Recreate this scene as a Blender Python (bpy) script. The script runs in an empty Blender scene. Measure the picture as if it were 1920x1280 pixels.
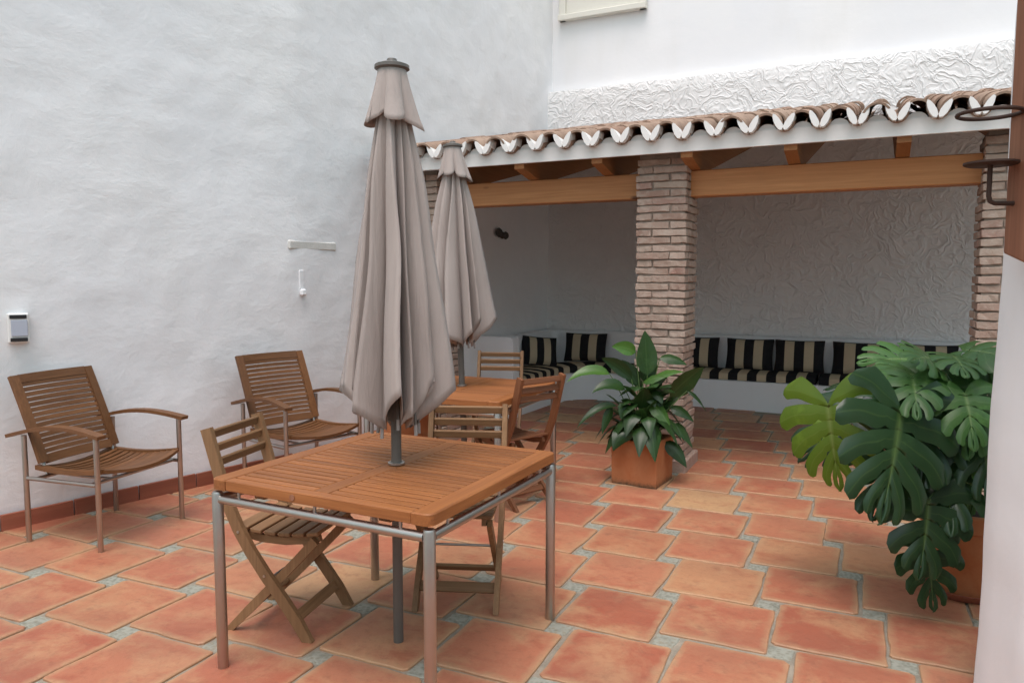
import bpy, bmesh, math, random
from mathutils import Vector, Matrix, Euler, noise
PI = math.pi
R = math.radians
scene = bpy.context.scene
COL = scene.collection

# ------------------------------------------------------------------ camera, world, sun, exposure
cam_d = bpy.data.cameras.new('camera'); cam = bpy.data.objects.new('camera', cam_d); COL.objects.link(cam)
cam.location = (0, 0, 1.485); cam.rotation_euler = (R(90 - 4.87), 0, 0)
cam_d.sensor_width = 36; cam_d.lens = 1416 / 1920 * 36; cam_d.clip_start = 0.05; cam_d.clip_end = 500
scene.camera = cam

SUN_EL, SUN_DIR = 70, Vector((-0.28, -0.96, 0)).normalized()
world = bpy.data.worlds.new('World'); scene.world = world; world.use_nodes = True
nt = world.node_tree; nt.nodes.clear()
sky = nt.nodes.new('ShaderNodeTexSky'); sky.sky_type = 'NISHITA'; sky.sun_disc = False
sky.sun_elevation = R(SUN_EL); sky.sun_rotation = math.atan2(SUN_DIR.x, SUN_DIR.y)
sky.air_density = 1.0; sky.dust_density = 4.0; sky.ozone_density = 1.0
hs = nt.nodes.new('ShaderNodeHueSaturation'); hs.inputs['Saturation'].default_value = 0.80; hs.inputs['Hue'].default_value = 0.44
bg = nt.nodes.new('ShaderNodeBackground'); bg.inputs['Strength'].default_value = 0.15
out = nt.nodes.new('ShaderNodeOutputWorld')
nt.links.new(sky.outputs[0], hs.inputs['Color']); nt.links.new(hs.outputs[0], bg.inputs['Color']); nt.links.new(bg.outputs[0], out.inputs[0])

sd = bpy.data.lights.new('sun', 'SUN'); sun = bpy.data.objects.new('sun', sd); COL.objects.link(sun)
sd.energy = 0.5; sd.angle = R(32); sd.color = (1.0, 0.99, 0.96)
sdir = Vector((SUN_DIR.x * math.cos(R(SUN_EL)), SUN_DIR.y * math.cos(R(SUN_EL)), math.sin(R(SUN_EL))))
sun.rotation_euler = sdir.to_track_quat('Z', 'Y').to_euler(); sun.location = (0, -2, 9)

scene.view_settings.view_transform = 'Standard'; scene.view_settings.look = 'None'
scene.view_settings.gamma = 1.0; scene.view_settings.exposure = 0.82
scene.view_settings.use_curve_mapping = False

# ------------------------------------------------------------------ helpers
def tag(o, label=None, cat=None, group=None, kind=None):
    if label: o['label'] = label
    if cat: o['category'] = cat
    if group: o['group'] = group
    if kind: o['kind'] = kind
    return o

def empty(name, loc=(0, 0, 0), rz=0.0, label=None, cat=None, group=None):
    o = bpy.data.objects.new(name, None); COL.objects.link(o)
    o.empty_display_size = 0.1; o.location = loc; o.rotation_euler = (0, 0, rz)
    return tag(o, label, cat, group)

def link(name, me, mat=None, parent=None, loc=(0, 0, 0), rot=(0, 0, 0), scale=(1, 1, 1)):
    o = bpy.data.objects.new(name, me); COL.objects.link(o)
    if mat and not me.materials: me.materials.append(mat)
    o.location = loc; o.rotation_euler = rot; o.scale = scale
    if parent: o.parent = parent
    return o

def copy_tree(o, parent=None):
    c = o.copy(); COL.objects.link(c); c.parent = parent
    for ch in list(o.children): copy_tree(ch, c)
    return c

class MB:
    def __init__(s): s.v = []; s.f = []; s.uv = None
    def add(s, vs, fs):
        n = len(s.v); s.v += [tuple(v) for v in vs]; s.f += [tuple(i + n for i in f) for f in fs]; return s
    def box(s, c, d, m=None):
        x, y, z = d[0] / 2, d[1] / 2, d[2] / 2
        vs = [Vector((a * x, b * y, e * z)) for e in (-1, 1) for b in (-1, 1) for a in (-1, 1)]
        if m is not None: vs = [m @ v for v in vs]
        c = Vector(c); vs = [v + c for v in vs]
        return s.add(vs, [(0, 2, 3, 1), (4, 5, 7, 6), (0, 1, 5, 4), (2, 6, 7, 3), (0, 4, 6, 2), (1, 3, 7, 5)])
    def cbox(s, c, d, b=0.004, m=None):
        """box with bevelled edges"""
        x, y, z = d[0] / 2, d[1] / 2, d[2] / 2; b = min(b, x * .9, y * .9, z * .9)
        bm = bmesh.new(); bmesh.ops.create_cube(bm, size=1.0)
        for v in bm.verts: v.co = Vector((v.co.x * d[0], v.co.y * d[1], v.co.z * d[2]))
        bmesh.ops.bevel(bm, geom=bm.edges[:], offset=b, segments=1, affect='EDGES', profile=.5)
        bm.verts.index_update(); c = Vector(c)
        vs = [(m @ v.co if m is not None else v.co.copy()) + c for v in bm.verts]
        fs = [tuple(v.index for v in f.verts) for f in bm.faces]; bm.free()
        return s.add(vs, fs)
    def tube(s, pts, r, n=12, caps=True):
        pts = [Vector(p) for p in pts]; k = len(pts)
        rs = r if isinstance(r, (list, tuple)) else [r] * k
        vs = []; prev = None
        for i, p in enumerate(pts):
            t = (pts[min(i + 1, k - 1)] - pts[max(i - 1, 0)]).normalized()
            if prev is None:
                a = Vector((0, 0, 1)) if abs(t.z) < .9 else Vector((1, 0, 0))
                u = t.cross(a).normalized()
            else:
                u = (prev - t * prev.dot(t)).normalized()
            prev = u; w = t.cross(u)
            for j in range(n):
                an = 2 * PI * j / n; vs.append(p + (u * math.cos(an) + w * math.sin(an)) * rs[i])
        fs = [(i * n + j, i * n + (j + 1) % n, (i + 1) * n + (j + 1) % n, (i + 1) * n + j) for i in range(k - 1) for j in range(n)]
        if caps: fs += [tuple(reversed(range(n))), tuple(range((k - 1) * n, k * n))]
        return s.add(vs, fs)
    def lathe(s, prof, n=32, c=(0, 0, 0)):
        vs = []; k = len(prof)
        for r, z in prof:
            for j in range(n):
                a = 2 * PI * j / n; vs.append((c[0] + r * math.cos(a), c[1] + r * math.sin(a), c[2] + z))
        fs = [(i * n + j, i * n + (j + 1) % n, (i + 1) * n + (j + 1) % n, (i + 1) * n + j) for i in range(k - 1) for j in range(n)]
        return s.add(vs, fs)
    def ribbon(s, pts, nors, w, t):
        """rectangular bar swept along pts; w across (x axis of the sweep plane normal), t thickness along nors"""
        vs = []; k = len(pts)
        for p, (nv, bv) in zip(pts, nors):
            p = Vector(p)
            for a, b in ((-1, -1), (1, -1), (1, 1), (-1, 1)): vs.append(p + bv * (a * w / 2) + nv * (b * t / 2))
        fs = [(i * 4 + j, i * 4 + (j + 1) % 4, (i + 1) * 4 + (j + 1) % 4, (i + 1) * 4 + j) for i in range(k - 1) for j in range(4)]
        fs += [(3, 2, 1, 0), tuple((k - 1) * 4 + j for j in range(4))]
        return s.add(vs, fs)
    def mesh(s, name, smooth=False, angle=None, fix=True):
        me = bpy.data.meshes.new(name); me.from_pydata(s.v, [], s.f); me.update()
        if fix:
            bm = bmesh.new(); bm.from_mesh(me); bmesh.ops.recalc_face_normals(bm, faces=bm.faces[:]); bm.to_mesh(me); bm.free()
        if smooth:
            for p in me.polygons: p.use_smooth = True
            if angle: me.set_sharp_from_angle(angle=R(angle))
        return me
    def build(s, name, mat, parent=None, smooth=False, angle=35, **kw):
        return link(name, s.mesh(name, smooth, angle), mat, parent, **kw)

def lerp(a, b, t): return a + (b - a) * t
def sstep(a, b, x):
    t = max(0, min(1, (x - a) / (b - a))); return t * t * (3 - 2 * t)

# ------------------------------------------------------------------ materials
MATS = {}
class NG:
    def __init__(s, name):
        s.m = bpy.data.materials.new(name); s.m.use_nodes = True; s.t = s.m.node_tree
        s.b = s.t.nodes['Principled BSDF']; MATS[name] = s.m
    def n(s, typ, **kw):
        nd = s.t.nodes.new(typ)
        for k, v in kw.items():
            if hasattr(nd, k): setattr(nd, k, v)
            else: nd.inputs[k].default_value = v
        return nd
    def l(s, a, b): s.t.links.new(a, b)
    def coord(s, scale=(1, 1, 1), kind='Object', rand=0.0):
        tc = s.n('ShaderNodeTexCoord'); mp = s.n('ShaderNodeMapping'); mp.inputs['Scale'].default_value = scale
        src = tc.outputs[kind]
        if rand:
            oi = s.n('ShaderNodeObjectInfo'); vm = s.n('ShaderNodeVectorMath', operation='MULTIPLY_ADD')
            cb = s.n('ShaderNodeCombineXYZ')
            for i in range(3): s.l(oi.outputs['Random'], cb.inputs[i])
            s.l(cb.outputs[0], vm.inputs[0]); vm.inputs[1].default_value = (rand, rand * .7, rand * 1.3); s.l(src, vm.inputs[2]); src = vm.outputs[0]
        s.l(src, mp.inputs[0]); return mp.outputs[0]
    def noise(s, vec, scale, detail=4, rough=.55, dist=0.0):
        nd = s.n('ShaderNodeTexNoise'); nd.inputs['Scale'].default_value = scale; nd.inputs['Detail'].default_value = detail
        nd.inputs['Roughness'].default_value = rough; nd.inputs['Distortion'].default_value = dist; s.l(vec, nd.inputs['Vector']); return nd.outputs['Fac']
    def ramp(s, fac, stops, interp='LINEAR'):
        nd = s.n('ShaderNodeValToRGB'); cr = nd.color_ramp; cr.interpolation = interp
        while len(cr.elements) < len(stops): cr.elements.new(.5)
        for e, (p, c) in zip(cr.elements, stops):
            e.position = p; e.color = c if len(c) == 4 else (*c, 1)
        s.l(fac, nd.inputs[0]); return nd.outputs['Color']
    def mix(s, fac, a, b, typ='MIX'):
        nd = s.n('ShaderNodeMix', data_type='RGBA', blend_type=typ)
        for val, idx in ((fac, 0), (a, 6), (b, 7)):
            if hasattr(val, 'is_linked'): s.l(val, nd.inputs[idx])
            else: nd.inputs[idx].default_value = val if idx == 0 else (*val, 1) if len(val) == 3 else val
        return nd.outputs[2]
    def math(s, op, a, b=0.0, c=0.0):
        nd = s.n('ShaderNodeMath', operation=op)
        for i, val in enumerate((a, b, c)):
            if hasattr(val, 'is_linked'): s.l(val, nd.inputs[i])
            else: nd.inputs[i].default_value = val
        return nd.outputs[0]
    def bump(s, h, strength=.3, dist=.01, prev=None):
        nd = s.n('ShaderNodeBump'); nd.inputs['Strength'].default_value = strength; nd.inputs['Distance'].default_value = dist
        s.l(h, nd.inputs['Height'])
        if prev: s.l(prev, nd.inputs['Normal'])
        return nd.outputs[0]
    def done(s, col, rough=.8, normal=None, metal=0.0, spec=.5):
        for val, k in ((col, 'Base Color'), (rough, 'Roughness')):
            if hasattr(val, 'is_linked'): s.l(val, s.b.inputs[k])
            else: s.b.inputs[k].default_value = (*val, 1) if k == 'Base Color' and len(val) == 3 else val
        if normal is not None: s.l(normal, s.b.inputs['Normal'])
        s.b.inputs['Metallic'].default_value = metal; s.b.inputs['Specular IOR Level'].default_value = spec
        return s.m
    def rnd(s): return s.n('ShaderNodeObjectInfo').outputs['Random']

def mat_plaster(name='lime_plaster', k=1.0):
    g = NG(name); c = g.coord((1, 1, 1))
    big = g.noise(c, .9, 5, .6); mid = g.noise(c, 5, 6, .65, .4); fine = g.noise(c, 60, 5, .7)
    rot = g.n('ShaderNodeMapping'); rot.inputs['Rotation'].default_value = (.45, .35, 0); rot.inputs['Scale'].default_value = (3.6, 3.6, 9.5); g.l(c, rot.inputs[0])
    strokes = g.noise(rot.outputs[0], 1.0, 6, .62, .45)
    lump = g.noise(c, 2.2, 6, .58, .25)
    st = g.noise(g.coord((2.0, 2.0, .35)), 1.6, 5, .6, .5)
    col = g.mix(g.ramp(big, [(.3, (0, 0, 0)), (.75, (1, 1, 1))]), (.79, .795, .805), (.84, .835, .825))
    col = g.mix(g.math('MULTIPLY', g.ramp(st, [(.52, (0, 0, 0)), (.75, (1, 1, 1))]), .3), col, (.74, .73, .70))
    n0 = g.bump(lump, .28 * k, .05); n1 = g.bump(g.math('MULTIPLY', strokes, g.ramp(big, [(.3, (.25, .25, .25)), (.7, (1, 1, 1))])), .5 * k, .012, n0); n2 = g.bump(mid, .42 * k, .008, n1); n3 = g.bump(fine, .2 * k, .003, n2)
    return g.done(col, .92, n3, spec=.2)
def mat_trowel(name, col0, col1):
    g = NG(name); c = g.coord((1, 1, 1))
    d = g.n('ShaderNodeTexNoise'); d.inputs['Scale'].default_value = 3.2; d.inputs['Detail'].default_value = 2; g.l(c, d.inputs['Vector'])
    vm = g.n('ShaderNodeVectorMath', operation='MULTIPLY_ADD'); g.l(d.outputs['Color'], vm.inputs[0]); vm.inputs[1].default_value = (.55, .55, .55); g.l(c, vm.inputs[2])
    def ridged(scale, w):
        n = g.noise(vm.outputs[0], scale, 2, .5, .6)
        return g.ramp(g.math('ABSOLUTE', g.math('SUBTRACT', n, .5)), [(0, (1, 1, 1)), (w * 1.5, (.35, .35, .35)), (w * 3.6, (0, 0, 0))], 'EASE')
    r1 = ridged(4.6, .035); r2 = ridged(8.0, .045)
    nz = g.noise(vm.outputs[0], 12, 4, .55, 1.0)
    h = g.math('ADD', g.math('ADD', g.math('MULTIPLY', r1, .55), g.math('MULTIPLY', r2, .35)), g.math('MULTIPLY', nz, .42))
    n1 = g.bump(h, .65, .021); n2 = g.bump(g.noise(c, 70, 4, .7), .2, .004, n1)
    col = g.mix(g.noise(c, 1.2, 5), col0, col1)
    return g.done(col, .93, n2, spec=.2)
def mat_floor_tile():
    g = NG('terracotta_floor'); c = g.coord((1, 1, 1), rand=37.0)
    r = g.rnd()
    base = g.ramp(r, [(0, (.385, .132, .074)), (.2, (.44, .168, .092)), (.42, (.35, .108, .062)), (.60, (.455, .188, .105)), (.78, (.405, .150, .083)), (.92, (.46, .232, .12)), (1, (.49, .31, .16))])
    n1 = g.noise(c, 4.0, 7, .68, .35); n2 = g.noise(c, 16, 6, .65); n3 = g.noise(c, 90, 4, .7)
    col = g.mix(g.math('MULTIPLY', g.ramp(n1, [(.47, (0, 0, 0)), (.66, (1, 1, 1))]), .62), base, (.49, .285, .15))
    n4 = g.noise(g.coord((1, 1.5, 1), rand=11.0), 5.5, 7, .7, .4)
    col = g.mix(g.math('MULTIPLY', g.ramp(n4, [(.50, (0, 0, 0)), (.70, (1, 1, 1))]), .6), col, (.31, .078, .044))
    col = g.mix(g.math('MULTIPLY', g.ramp(n2, [(.55, (0, 0, 0)), (.8, (1, 1, 1))]), .5), col, (.15, .07, .045))
    # worn, dusty edges: generated coords run over the tile
    tc = g.n('ShaderNodeTexCoord'); sp = g.n('ShaderNodeSeparateXYZ'); g.l(tc.outputs['Generated'], sp.inputs[0])
    ex = g.math('ABSOLUTE', g.math('SUBTRACT', sp.outputs[0], .5)); ey = g.math('ABSOLUTE', g.math('SUBTRACT', sp.outputs[1], .5))
    e = g.math('MAXIMUM', ex, ey); e2 = g.math('ADD', e, g.math('MULTIPLY', g.math('SUBTRACT', n2, .5), .16))
    col = g.mix(g.math('MULTIPLY', g.ramp(e2, [(.41, (0, 0, 0)), (.50, (1, 1, 1))]), .75), col, (.46, .29, .16))
    gr = g.noise(g.coord(), 1.1, 5, .6)
    col = g.mix(g.math('MULTIPLY', g.ramp(gr, [(.45, (0, 0, 0)), (.7, (1, 1, 1))]), .32), col, (.17, .095, .065))
    spk = g.ramp(n3, [(.66, (0, 0, 0)), (.74, (1, 1, 1))])
    col = g.mix(g.math('MULTIPLY', spk, .5), col, (.11, .055, .035))
    n5 = g.noise(c, 34, 6, .7, .4)
    col = g.mix(g.math('MULTIPLY', g.ramp(n5, [(.54, (0, 0, 0)), (.70, (1, 1, 1))]), .38), col, (.27, .12, .07))
    rough = g.math('ADD', g.math('MULTIPLY', n2, .35), .32)
    nb = g.bump(n2, .3, .007, g.bump(n1, .35, .014)); nb = g.bump(n3, .25, .003, nb)
    return g.done(col, rough, nb, spec=.35)
def mat_insert():
    g = NG('stone_insert'); c = g.coord((1, 1, 1), rand=23.0)
    v = g.n('ShaderNodeTexVoronoi'); v.inputs['Scale'].default_value = 55; g.l(c, v.inputs['Vector'])
    n = g.noise(c, 22, 5, .6); base = g.ramp(g.rnd(), [(0, (.185, .185, .142)), (.4, (.235, .225, .175)), (.75, (.205, .21, .165)), (1, (.28, .24, .175))])
    col = g.mix(g.ramp(v.outputs['Distance'], [(.15, (0, 0, 0)), (.6, (1, 1, 1))]), base, (.30, .302, .25))
    col = g.mix(g.math('MULTIPLY', g.ramp(n, [(.5, (0, 0, 0)), (.72, (1, 1, 1))]), .6), col, (.13, .13, .10))
    return g.done(col, .8, g.bump(v.outputs['Distance'], .35, .006), spec=.3)
def mat_mortar(name, a, b):
    g = NG(name); c = g.coord((1, 1, 1)); n = g.noise(c, 9, 6, .7); f = g.noise(c, 120, 4, .7)
    col = g.mix(g.ramp(n, [(.35, (0, 0, 0)), (.68, (1, 1, 1))]), a, b)
    return g.done(col, .95, g.bump(f, .5, .005), spec=.2)
def mat_wood(name, axis, cols, rough=.5, fine=90, spec=.35, knots=False):
    g = NG(name); sc = [fine, fine, fine]; sc[axis] = fine * .035
    c = g.coord(tuple(sc), rand=200.0); n = g.noise(c, 1.0, 5, .6, .4)
    sc2 = [9, 9, 9]; sc2[axis] = .8; m = g.noise(g.coord(tuple(sc2), rand=31.0), 1.0, 4, .55, .8)
    col = g.ramp(n, [(.25, cols[0]), (.55, cols[1]), (.8, cols[2])])
    col = g.mix(g.math('MULTIPLY', g.ramp(m, [(.35, (0, 0, 0)), (.7, (1, 1, 1))]), .5), col, cols[3])
    hv = g.n('ShaderNodeHueSaturation'); g.l(col, hv.inputs['Color']); g.l(g.math('ADD', g.math('MULTIPLY', g.rnd(), .36), .82), hv.inputs['Value'])
    res = hv.outputs[0]
    if knots:
        v = g.n('ShaderNodeTexVoronoi'); sck = [6, 6, 6]; sck[axis] = 2.4; v.inputs['Scale'].default_value = 1.0; g.l(g.coord(tuple(sck), rand=5.0), v.inputs['Vector'])
        res = g.mix(g.ramp(v.outputs['Distance'], [(.04, (1, 1, 1)), (.12, (0, 0, 0))]), res, (.11, .038, .014))
    return g.done(res, rough, g.bump(n, .18, .003), spec=spec)
def mat_metal(name, col, rough, metal=1.0, bump=0.0):
    g = NG(name); c = g.coord((1, 1, .06)); n = g.noise(c, 300, 3, .6); m = g.noise(g.coord(), 14, 5)
    colr = g.mix(g.math('MULTIPLY', m, .5), col, tuple(x * .62 for x in col))
    ro = g.math('ADD', g.math('MULTIPLY', n, .22), rough - .08)
    return g.done(colr, ro, g.bump(n, .06, .001), metal=metal)
def mat_fabric():
    g = NG('canopy_cloth'); c = g.coord(); n = g.noise(c, 3, 5, .6); f = g.noise(g.coord((1, 1, .12)), 26, 5, .62, .5); w = g.noise(c, 600, 2)
    col = g.mix(n, (.34, .292, .265), (.42, .365, .332))
    col = g.mix(g.math('MULTIPLY', g.ramp(f, [(.5, (0, 0, 0)), (.75, (1, 1, 1))]), .18), col, (.17, .14, .128))
    m = g.done(col, .95, g.bump(w, .15, .001, g.bump(f, .55, .012)), spec=.1)
    g.b.inputs['Sheen Weight'].default_value = .15
    return m
def mat_brick():
    g = NG('handmade_brick'); c = g.coord((1, 1, 1), rand=41.0)
    base = g.ramp(g.rnd(), [(0, (.31, .20, .155)), (.2, (.38, .29, .23)), (.45, (.34, .235, .185)), (.65, (.43, .335, .27)), (.85, (.33, .195, .155)), (1, (.47, .375, .305))])
    n = g.noise(c, 14, 6, .65, .6); f = g.noise(c, 70, 5, .7)
    col = g.mix(g.math('MULTIPLY', g.ramp(n, [(.42, (0, 0, 0)), (.68, (1, 1, 1))]), .65), base, (.49, .41, .34))
    col = g.mix(g.math('MULTIPLY', g.ramp(f, [(.55, (0, 0, 0)), (.75, (1, 1, 1))]), .45), col, (.22, .13, .10))
    return g.done(col, .92, g.bump(f, .6, .006, g.bump(n, .5, .012)), spec=.2)
def mat_roof_tile():
    g = NG('clay_roof_tile'); c = g.coord((1, 1, 1), rand=33.0)
    base = g.ramp(g.rnd(), [(0, (.25, .160, .112)), (.35, (.35, .25, .185)), (.7, (.29, .185, .132)), (1, (.40, .295, .22))])
    n = g.noise(c, 16, 6, .65); f = g.noise(c, 60, 5, .7)
    col = g.mix(g.math('MULTIPLY', g.ramp(n, [(.48, (0, 0, 0)), (.7, (1, 1, 1))]), .7), base, (.17, .115, .085))
    col = g.mix(g.math('MULTIPLY', g.ramp(f, [(.6, (0, 0, 0)), (.75, (1, 1, 1))]), .5), col, (.50, .42, .33))
    return g.done(col, .9, g.bump(f, .4, .005), spec=.2)
def mat_pot(name='terracotta_pot', dirt=True):
    g = NG(name); c = g.coord((1, 1, 1)); n = g.noise(c, 6, 6, .6, .8); f = g.noise(c, 45, 5, .7)
    col = g.mix(g.ramp(n, [(.35, (0, 0, 0)), (.7, (1, 1, 1))]), (.40, .135, .050), (.45, .19, .085))
    col = g.mix(g.math('MULTIPLY', g.ramp(f, [(.55, (0, 0, 0)), (.78, (1, 1, 1))]), .35), col, (.27, .085, .042))
    if dirt:   # damp algae stain round the foot
        tc = g.n('ShaderNodeTexCoord'); sp = g.n('ShaderNodeSeparateXYZ'); g.l(tc.outputs['Object'], sp.inputs[0])
        z = g.math('ADD', sp.outputs[2], g.math('MULTIPLY', g.math('SUBTRACT', f, .5), .09))
        col = g.mix(g.ramp(z, [(.0, (1, 1, 1)), (.05, (0, 0, 0))]), col, (.085, .06, .035))
    return g.done(col, .75, g.bump(f, .2, .003), spec=.3)
def mat_leaf(name, c0, c1, vein, rough=.33, trans=.22):
    g = NG(name); uv = g.n('ShaderNodeUVMap'); sp = g.n('ShaderNodeSeparateXYZ'); g.l(uv.outputs[0], sp.inputs[0])
    n = g.noise(g.coord((1, 1, 1), rand=9.0), 9, 4); col = g.mix(n, c0, c1)
    bl = g.noise(g.coord((1, 1, 1), rand=17.0), 5, 5, .7)
    col = g.mix(g.math('MULTIPLY', g.ramp(bl, [(.58, (0, 0, 0)), (.75, (1, 1, 1))]), .5), col, tuple(x * 1.9 + .01 for x in c1))
    v = g.ramp(sp.outputs[0], [(.0, (1, 1, 1)), (.035, (.5, .5, .5)), (.075, (0, 0, 0))])
    s2 = g.math('ABSOLUTE', g.math('SUBTRACT', sp.outputs[1], .5))
    v2 = g.math('MULTIPLY', g.ramp(s2, [(.0, (1, 1, 1)), (.06, (0, 0, 0))]), .22)
    col = g.mix(g.math('MAXIMUM', g.math('MULTIPLY', v, .75), v2), col, vein)
    hv = g.n('ShaderNodeHueSaturation'); g.l(col, hv.inputs['Color']); g.l(g.math('ADD', g.math('MULTIPLY', g.rnd(), .5), .75), hv.inputs['Value'])
    m = g.done(hv.outputs[0], rough, g.bump(s2, .25, .006), spec=.42)
    tr = g.n('ShaderNodeBsdfTranslucent'); mx = g.n('ShaderNodeMixShader'); mx.inputs[0].default_value = trans
    ht = g.n('ShaderNodeHueSaturation'); g.l(hv.outputs[0], ht.inputs['Color']); ht.inputs['Value'].default_value = 1.8; g.l(ht.outputs[0], tr.inputs['Color'])
    o = g.t.nodes['Material Output']; g.l(g.b.outputs[0], mx.inputs[1]); g.l(tr.outputs[0], mx.inputs[2]); g.l(mx.outputs[0], o.inputs[0])
    return m
def mat_stripe(name, period=.205, use_uv=False, phase=0.0, axis=0):
    g = NG(name)
    if use_uv:
        src = g.n('ShaderNodeUVMap').outputs[0]
    else:
        src = g.n('ShaderNodeTexCoord').outputs['Object']
    sp = g.n('ShaderNodeSeparateXYZ'); g.l(src, sp.inputs[0])
    x = g.math('ADD', g.math('DIVIDE', sp.outputs[axis], period), 40.0 + phase)
    fr = g.math('FRACT', x)
    c = g.coord(); w = g.noise(c, 350, 2); fb = g.noise(c, 20, 4)
    st = g.ramp(fr, [(0, (.012, .013, .017)), (.50, (.54, .44, .30)), (.985, (.012, .013, .017))], 'CONSTANT')
    col = g.mix(g.math('MULTIPLY', fb, .35), st, (.22, .175, .12), 'MIX')
    col = g.mix(.75, col, st)
    return g.done(col, .95, g.bump(w, .25, .001), spec=.1)
def flat(name, col, rough=.6, metal=0.0, spec=.4):
    g = NG(name); n = g.noise(g.coord(), 25, 4); cc = g.mix(g.math('MULTIPLY', n, .35), col, tuple(x * .8 for x in col))
    return g.done(cc, rough, metal=metal, spec=spec)

M_plaster = mat_plaster(); M_smooth = mat_plaster('smooth_plaster', .35)
M_trowel = mat_trowel('trowelled_render', (.76, .755, .74), (.82, .815, .80))
M_mortar = mat_mortar('floor_mortar', (.34, .29, .225), (.21, .19, .15))
M_bmort = mat_mortar('brick_mortar', (.36, .295, .24), (.23, .185, .15))
M_tile = mat_floor_tile(); M_insert = mat_insert()
TEAK = [(.1784, .0609, .0188), (.2874, .1081, .0329), (.3667, .1525, .0517), (.2379, .0813, .0235)]
DTEAK = [(.1101, .0445, .0164), (.1694, .0727, .0272), (.2287, .1069, .0422), (.1441, .0667, .0272)]
PALE = [(.1763, .0975, .0455), (.2459, .1399, .0666), (.3155, .1908, .0980), (.2042, .1060, .0486)]
PINE = [(.4231, .1840, .0654), (.5406, .2508, .0956), (.6228, .3121, .1274), (.4348, .1840, .0654)]
M_teak_x = mat_wood('teak_along_x', 0, TEAK); M_teak_y = mat_wood('teak_along_y', 1, TEAK)
M_arm_x = mat_wood('brown_teak_along_x', 0, DTEAK); M_arm_y = mat_wood('brown_teak_along_y', 1, DTEAK); M_arm_z = mat_wood('brown_teak_along_z', 2, DTEAK)
M_pale_x = mat_wood('oiled_wood_along_x', 0, PALE, .6); M_pale_z = mat_wood('oiled_wood_along_z', 2, PALE, .6); M_pale_y = mat_wood('oiled_wood_along_y', 1, PALE, .6)
RED = [(.1312, .0476, .0197), (.1968, .0779, .0328), (.2542, .1148, .0508), (.1558, .0590, .0246)]
M_red_x = mat_wood('red_wood_along_x', 0, RED, .55); M_red_z = mat_wood('red_wood_along_z', 2, RED, .55); M_red_y = mat_wood('red_wood_along_y', 1, RED, .55)
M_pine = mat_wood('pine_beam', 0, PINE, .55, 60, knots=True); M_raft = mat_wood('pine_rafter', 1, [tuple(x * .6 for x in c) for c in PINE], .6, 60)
M_deck = mat_wood('dark_boards', 1, [(.10, .050, .028), (.15, .075, .043), (.19, .095, .055), (.12, .055, .031)], .8, 40)
M_post = mat_wood('old_brown_timber', 2, [(.17, .072, .040), (.27, .12, .068), (.35, .17, .10), (.23, .09, .05)], .75, 45)
M_steel = mat_metal('brushed_steel', (.50, .465, .43), .33)
M_pole = flat('taupe_pole_paint', (.115, .105, .092), .45)
M_cloth = mat_fabric(); M_brick = mat_brick(); M_roof = mat_roof_tile()
M_pot = mat_pot(); M_pot2 = mat_pot('round_terracotta', False)
M_skirt = mat_wood('skirting_clay', 0, [(.25, .078, .045), (.30, .10, .058), (.36, .135, .08), (.20, .065, .042)], .55, 14)
M_lily = mat_leaf('lily_leaf', (.013, .040, .010), (.028, .070, .015), (.05, .10, .03), .36)
M_lilyb = mat_leaf('young_lily_leaf', (.045, .125, .02), (.075, .17, .03), (.12, .22, .06))
M_mon = mat_leaf('monstera_leaf', (.011, .038, .012), (.024, .062, .018), (.10, .17, .045), .30, .15)
M_monb = mat_leaf('young_monstera_leaf', (.10, .185, .014), (.155, .25, .022), (.26, .34, .09), .40, .35)
M_monm = mat_leaf('mid_monstera_leaf', (.035, .10, .022), (.065, .15, .032), (.16, .25, .08), .4)
M_stem = flat('green_stem', (.10, .17, .05), .5)
M_soil = flat('potting_soil', (.035, .024, .017), .95)
M_white = flat('white_paint', (.78, .77, .74), .5); M_cream = flat('cream_paint', (.72, .70, .62), .5)
M_black = flat('black_plastic', (.015, .015, .016), .4); M_glass = flat('frosted_panel', (.42, .45, .52), .25)
M_iron = flat('rusty_iron', (.055, .032, .024), .7, .3)
M_stone = flat('dark_fossil_stone', (.075, .068, .06), .8)
M_patch = mat_mortar('weathered_lintel', (.60, .585, .54), (.69, .68, .64))
M_stripe = mat_stripe('striped_pillow_cloth', phase=.25); M_stripe_uv = mat_stripe('striped_seat_cloth', .205, True)
M_tip = flat('grey_plastic_tip', (.30, .27, .25), .5); M_pipe = flat('dark_piping', (.03, .02, .02), .9)

# ------------------------------------------------------------------ directions of the place
A = R(-25.8)                                        # the portico runs this way
EX = Vector((math.cos(A), math.sin(A), 0)); EY = Vector((-math.sin(A), math.cos(A), 0))
ORG = Vector((1.119, 5.725, 0))                     # middle of the centre pillar's front face: u=0, v=0
def P(u, v, z=0.0): return ORG + EX * u + EY * v + Vector((0, 0, z))
PORT = (ORG.x, ORG.y, 0)

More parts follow.
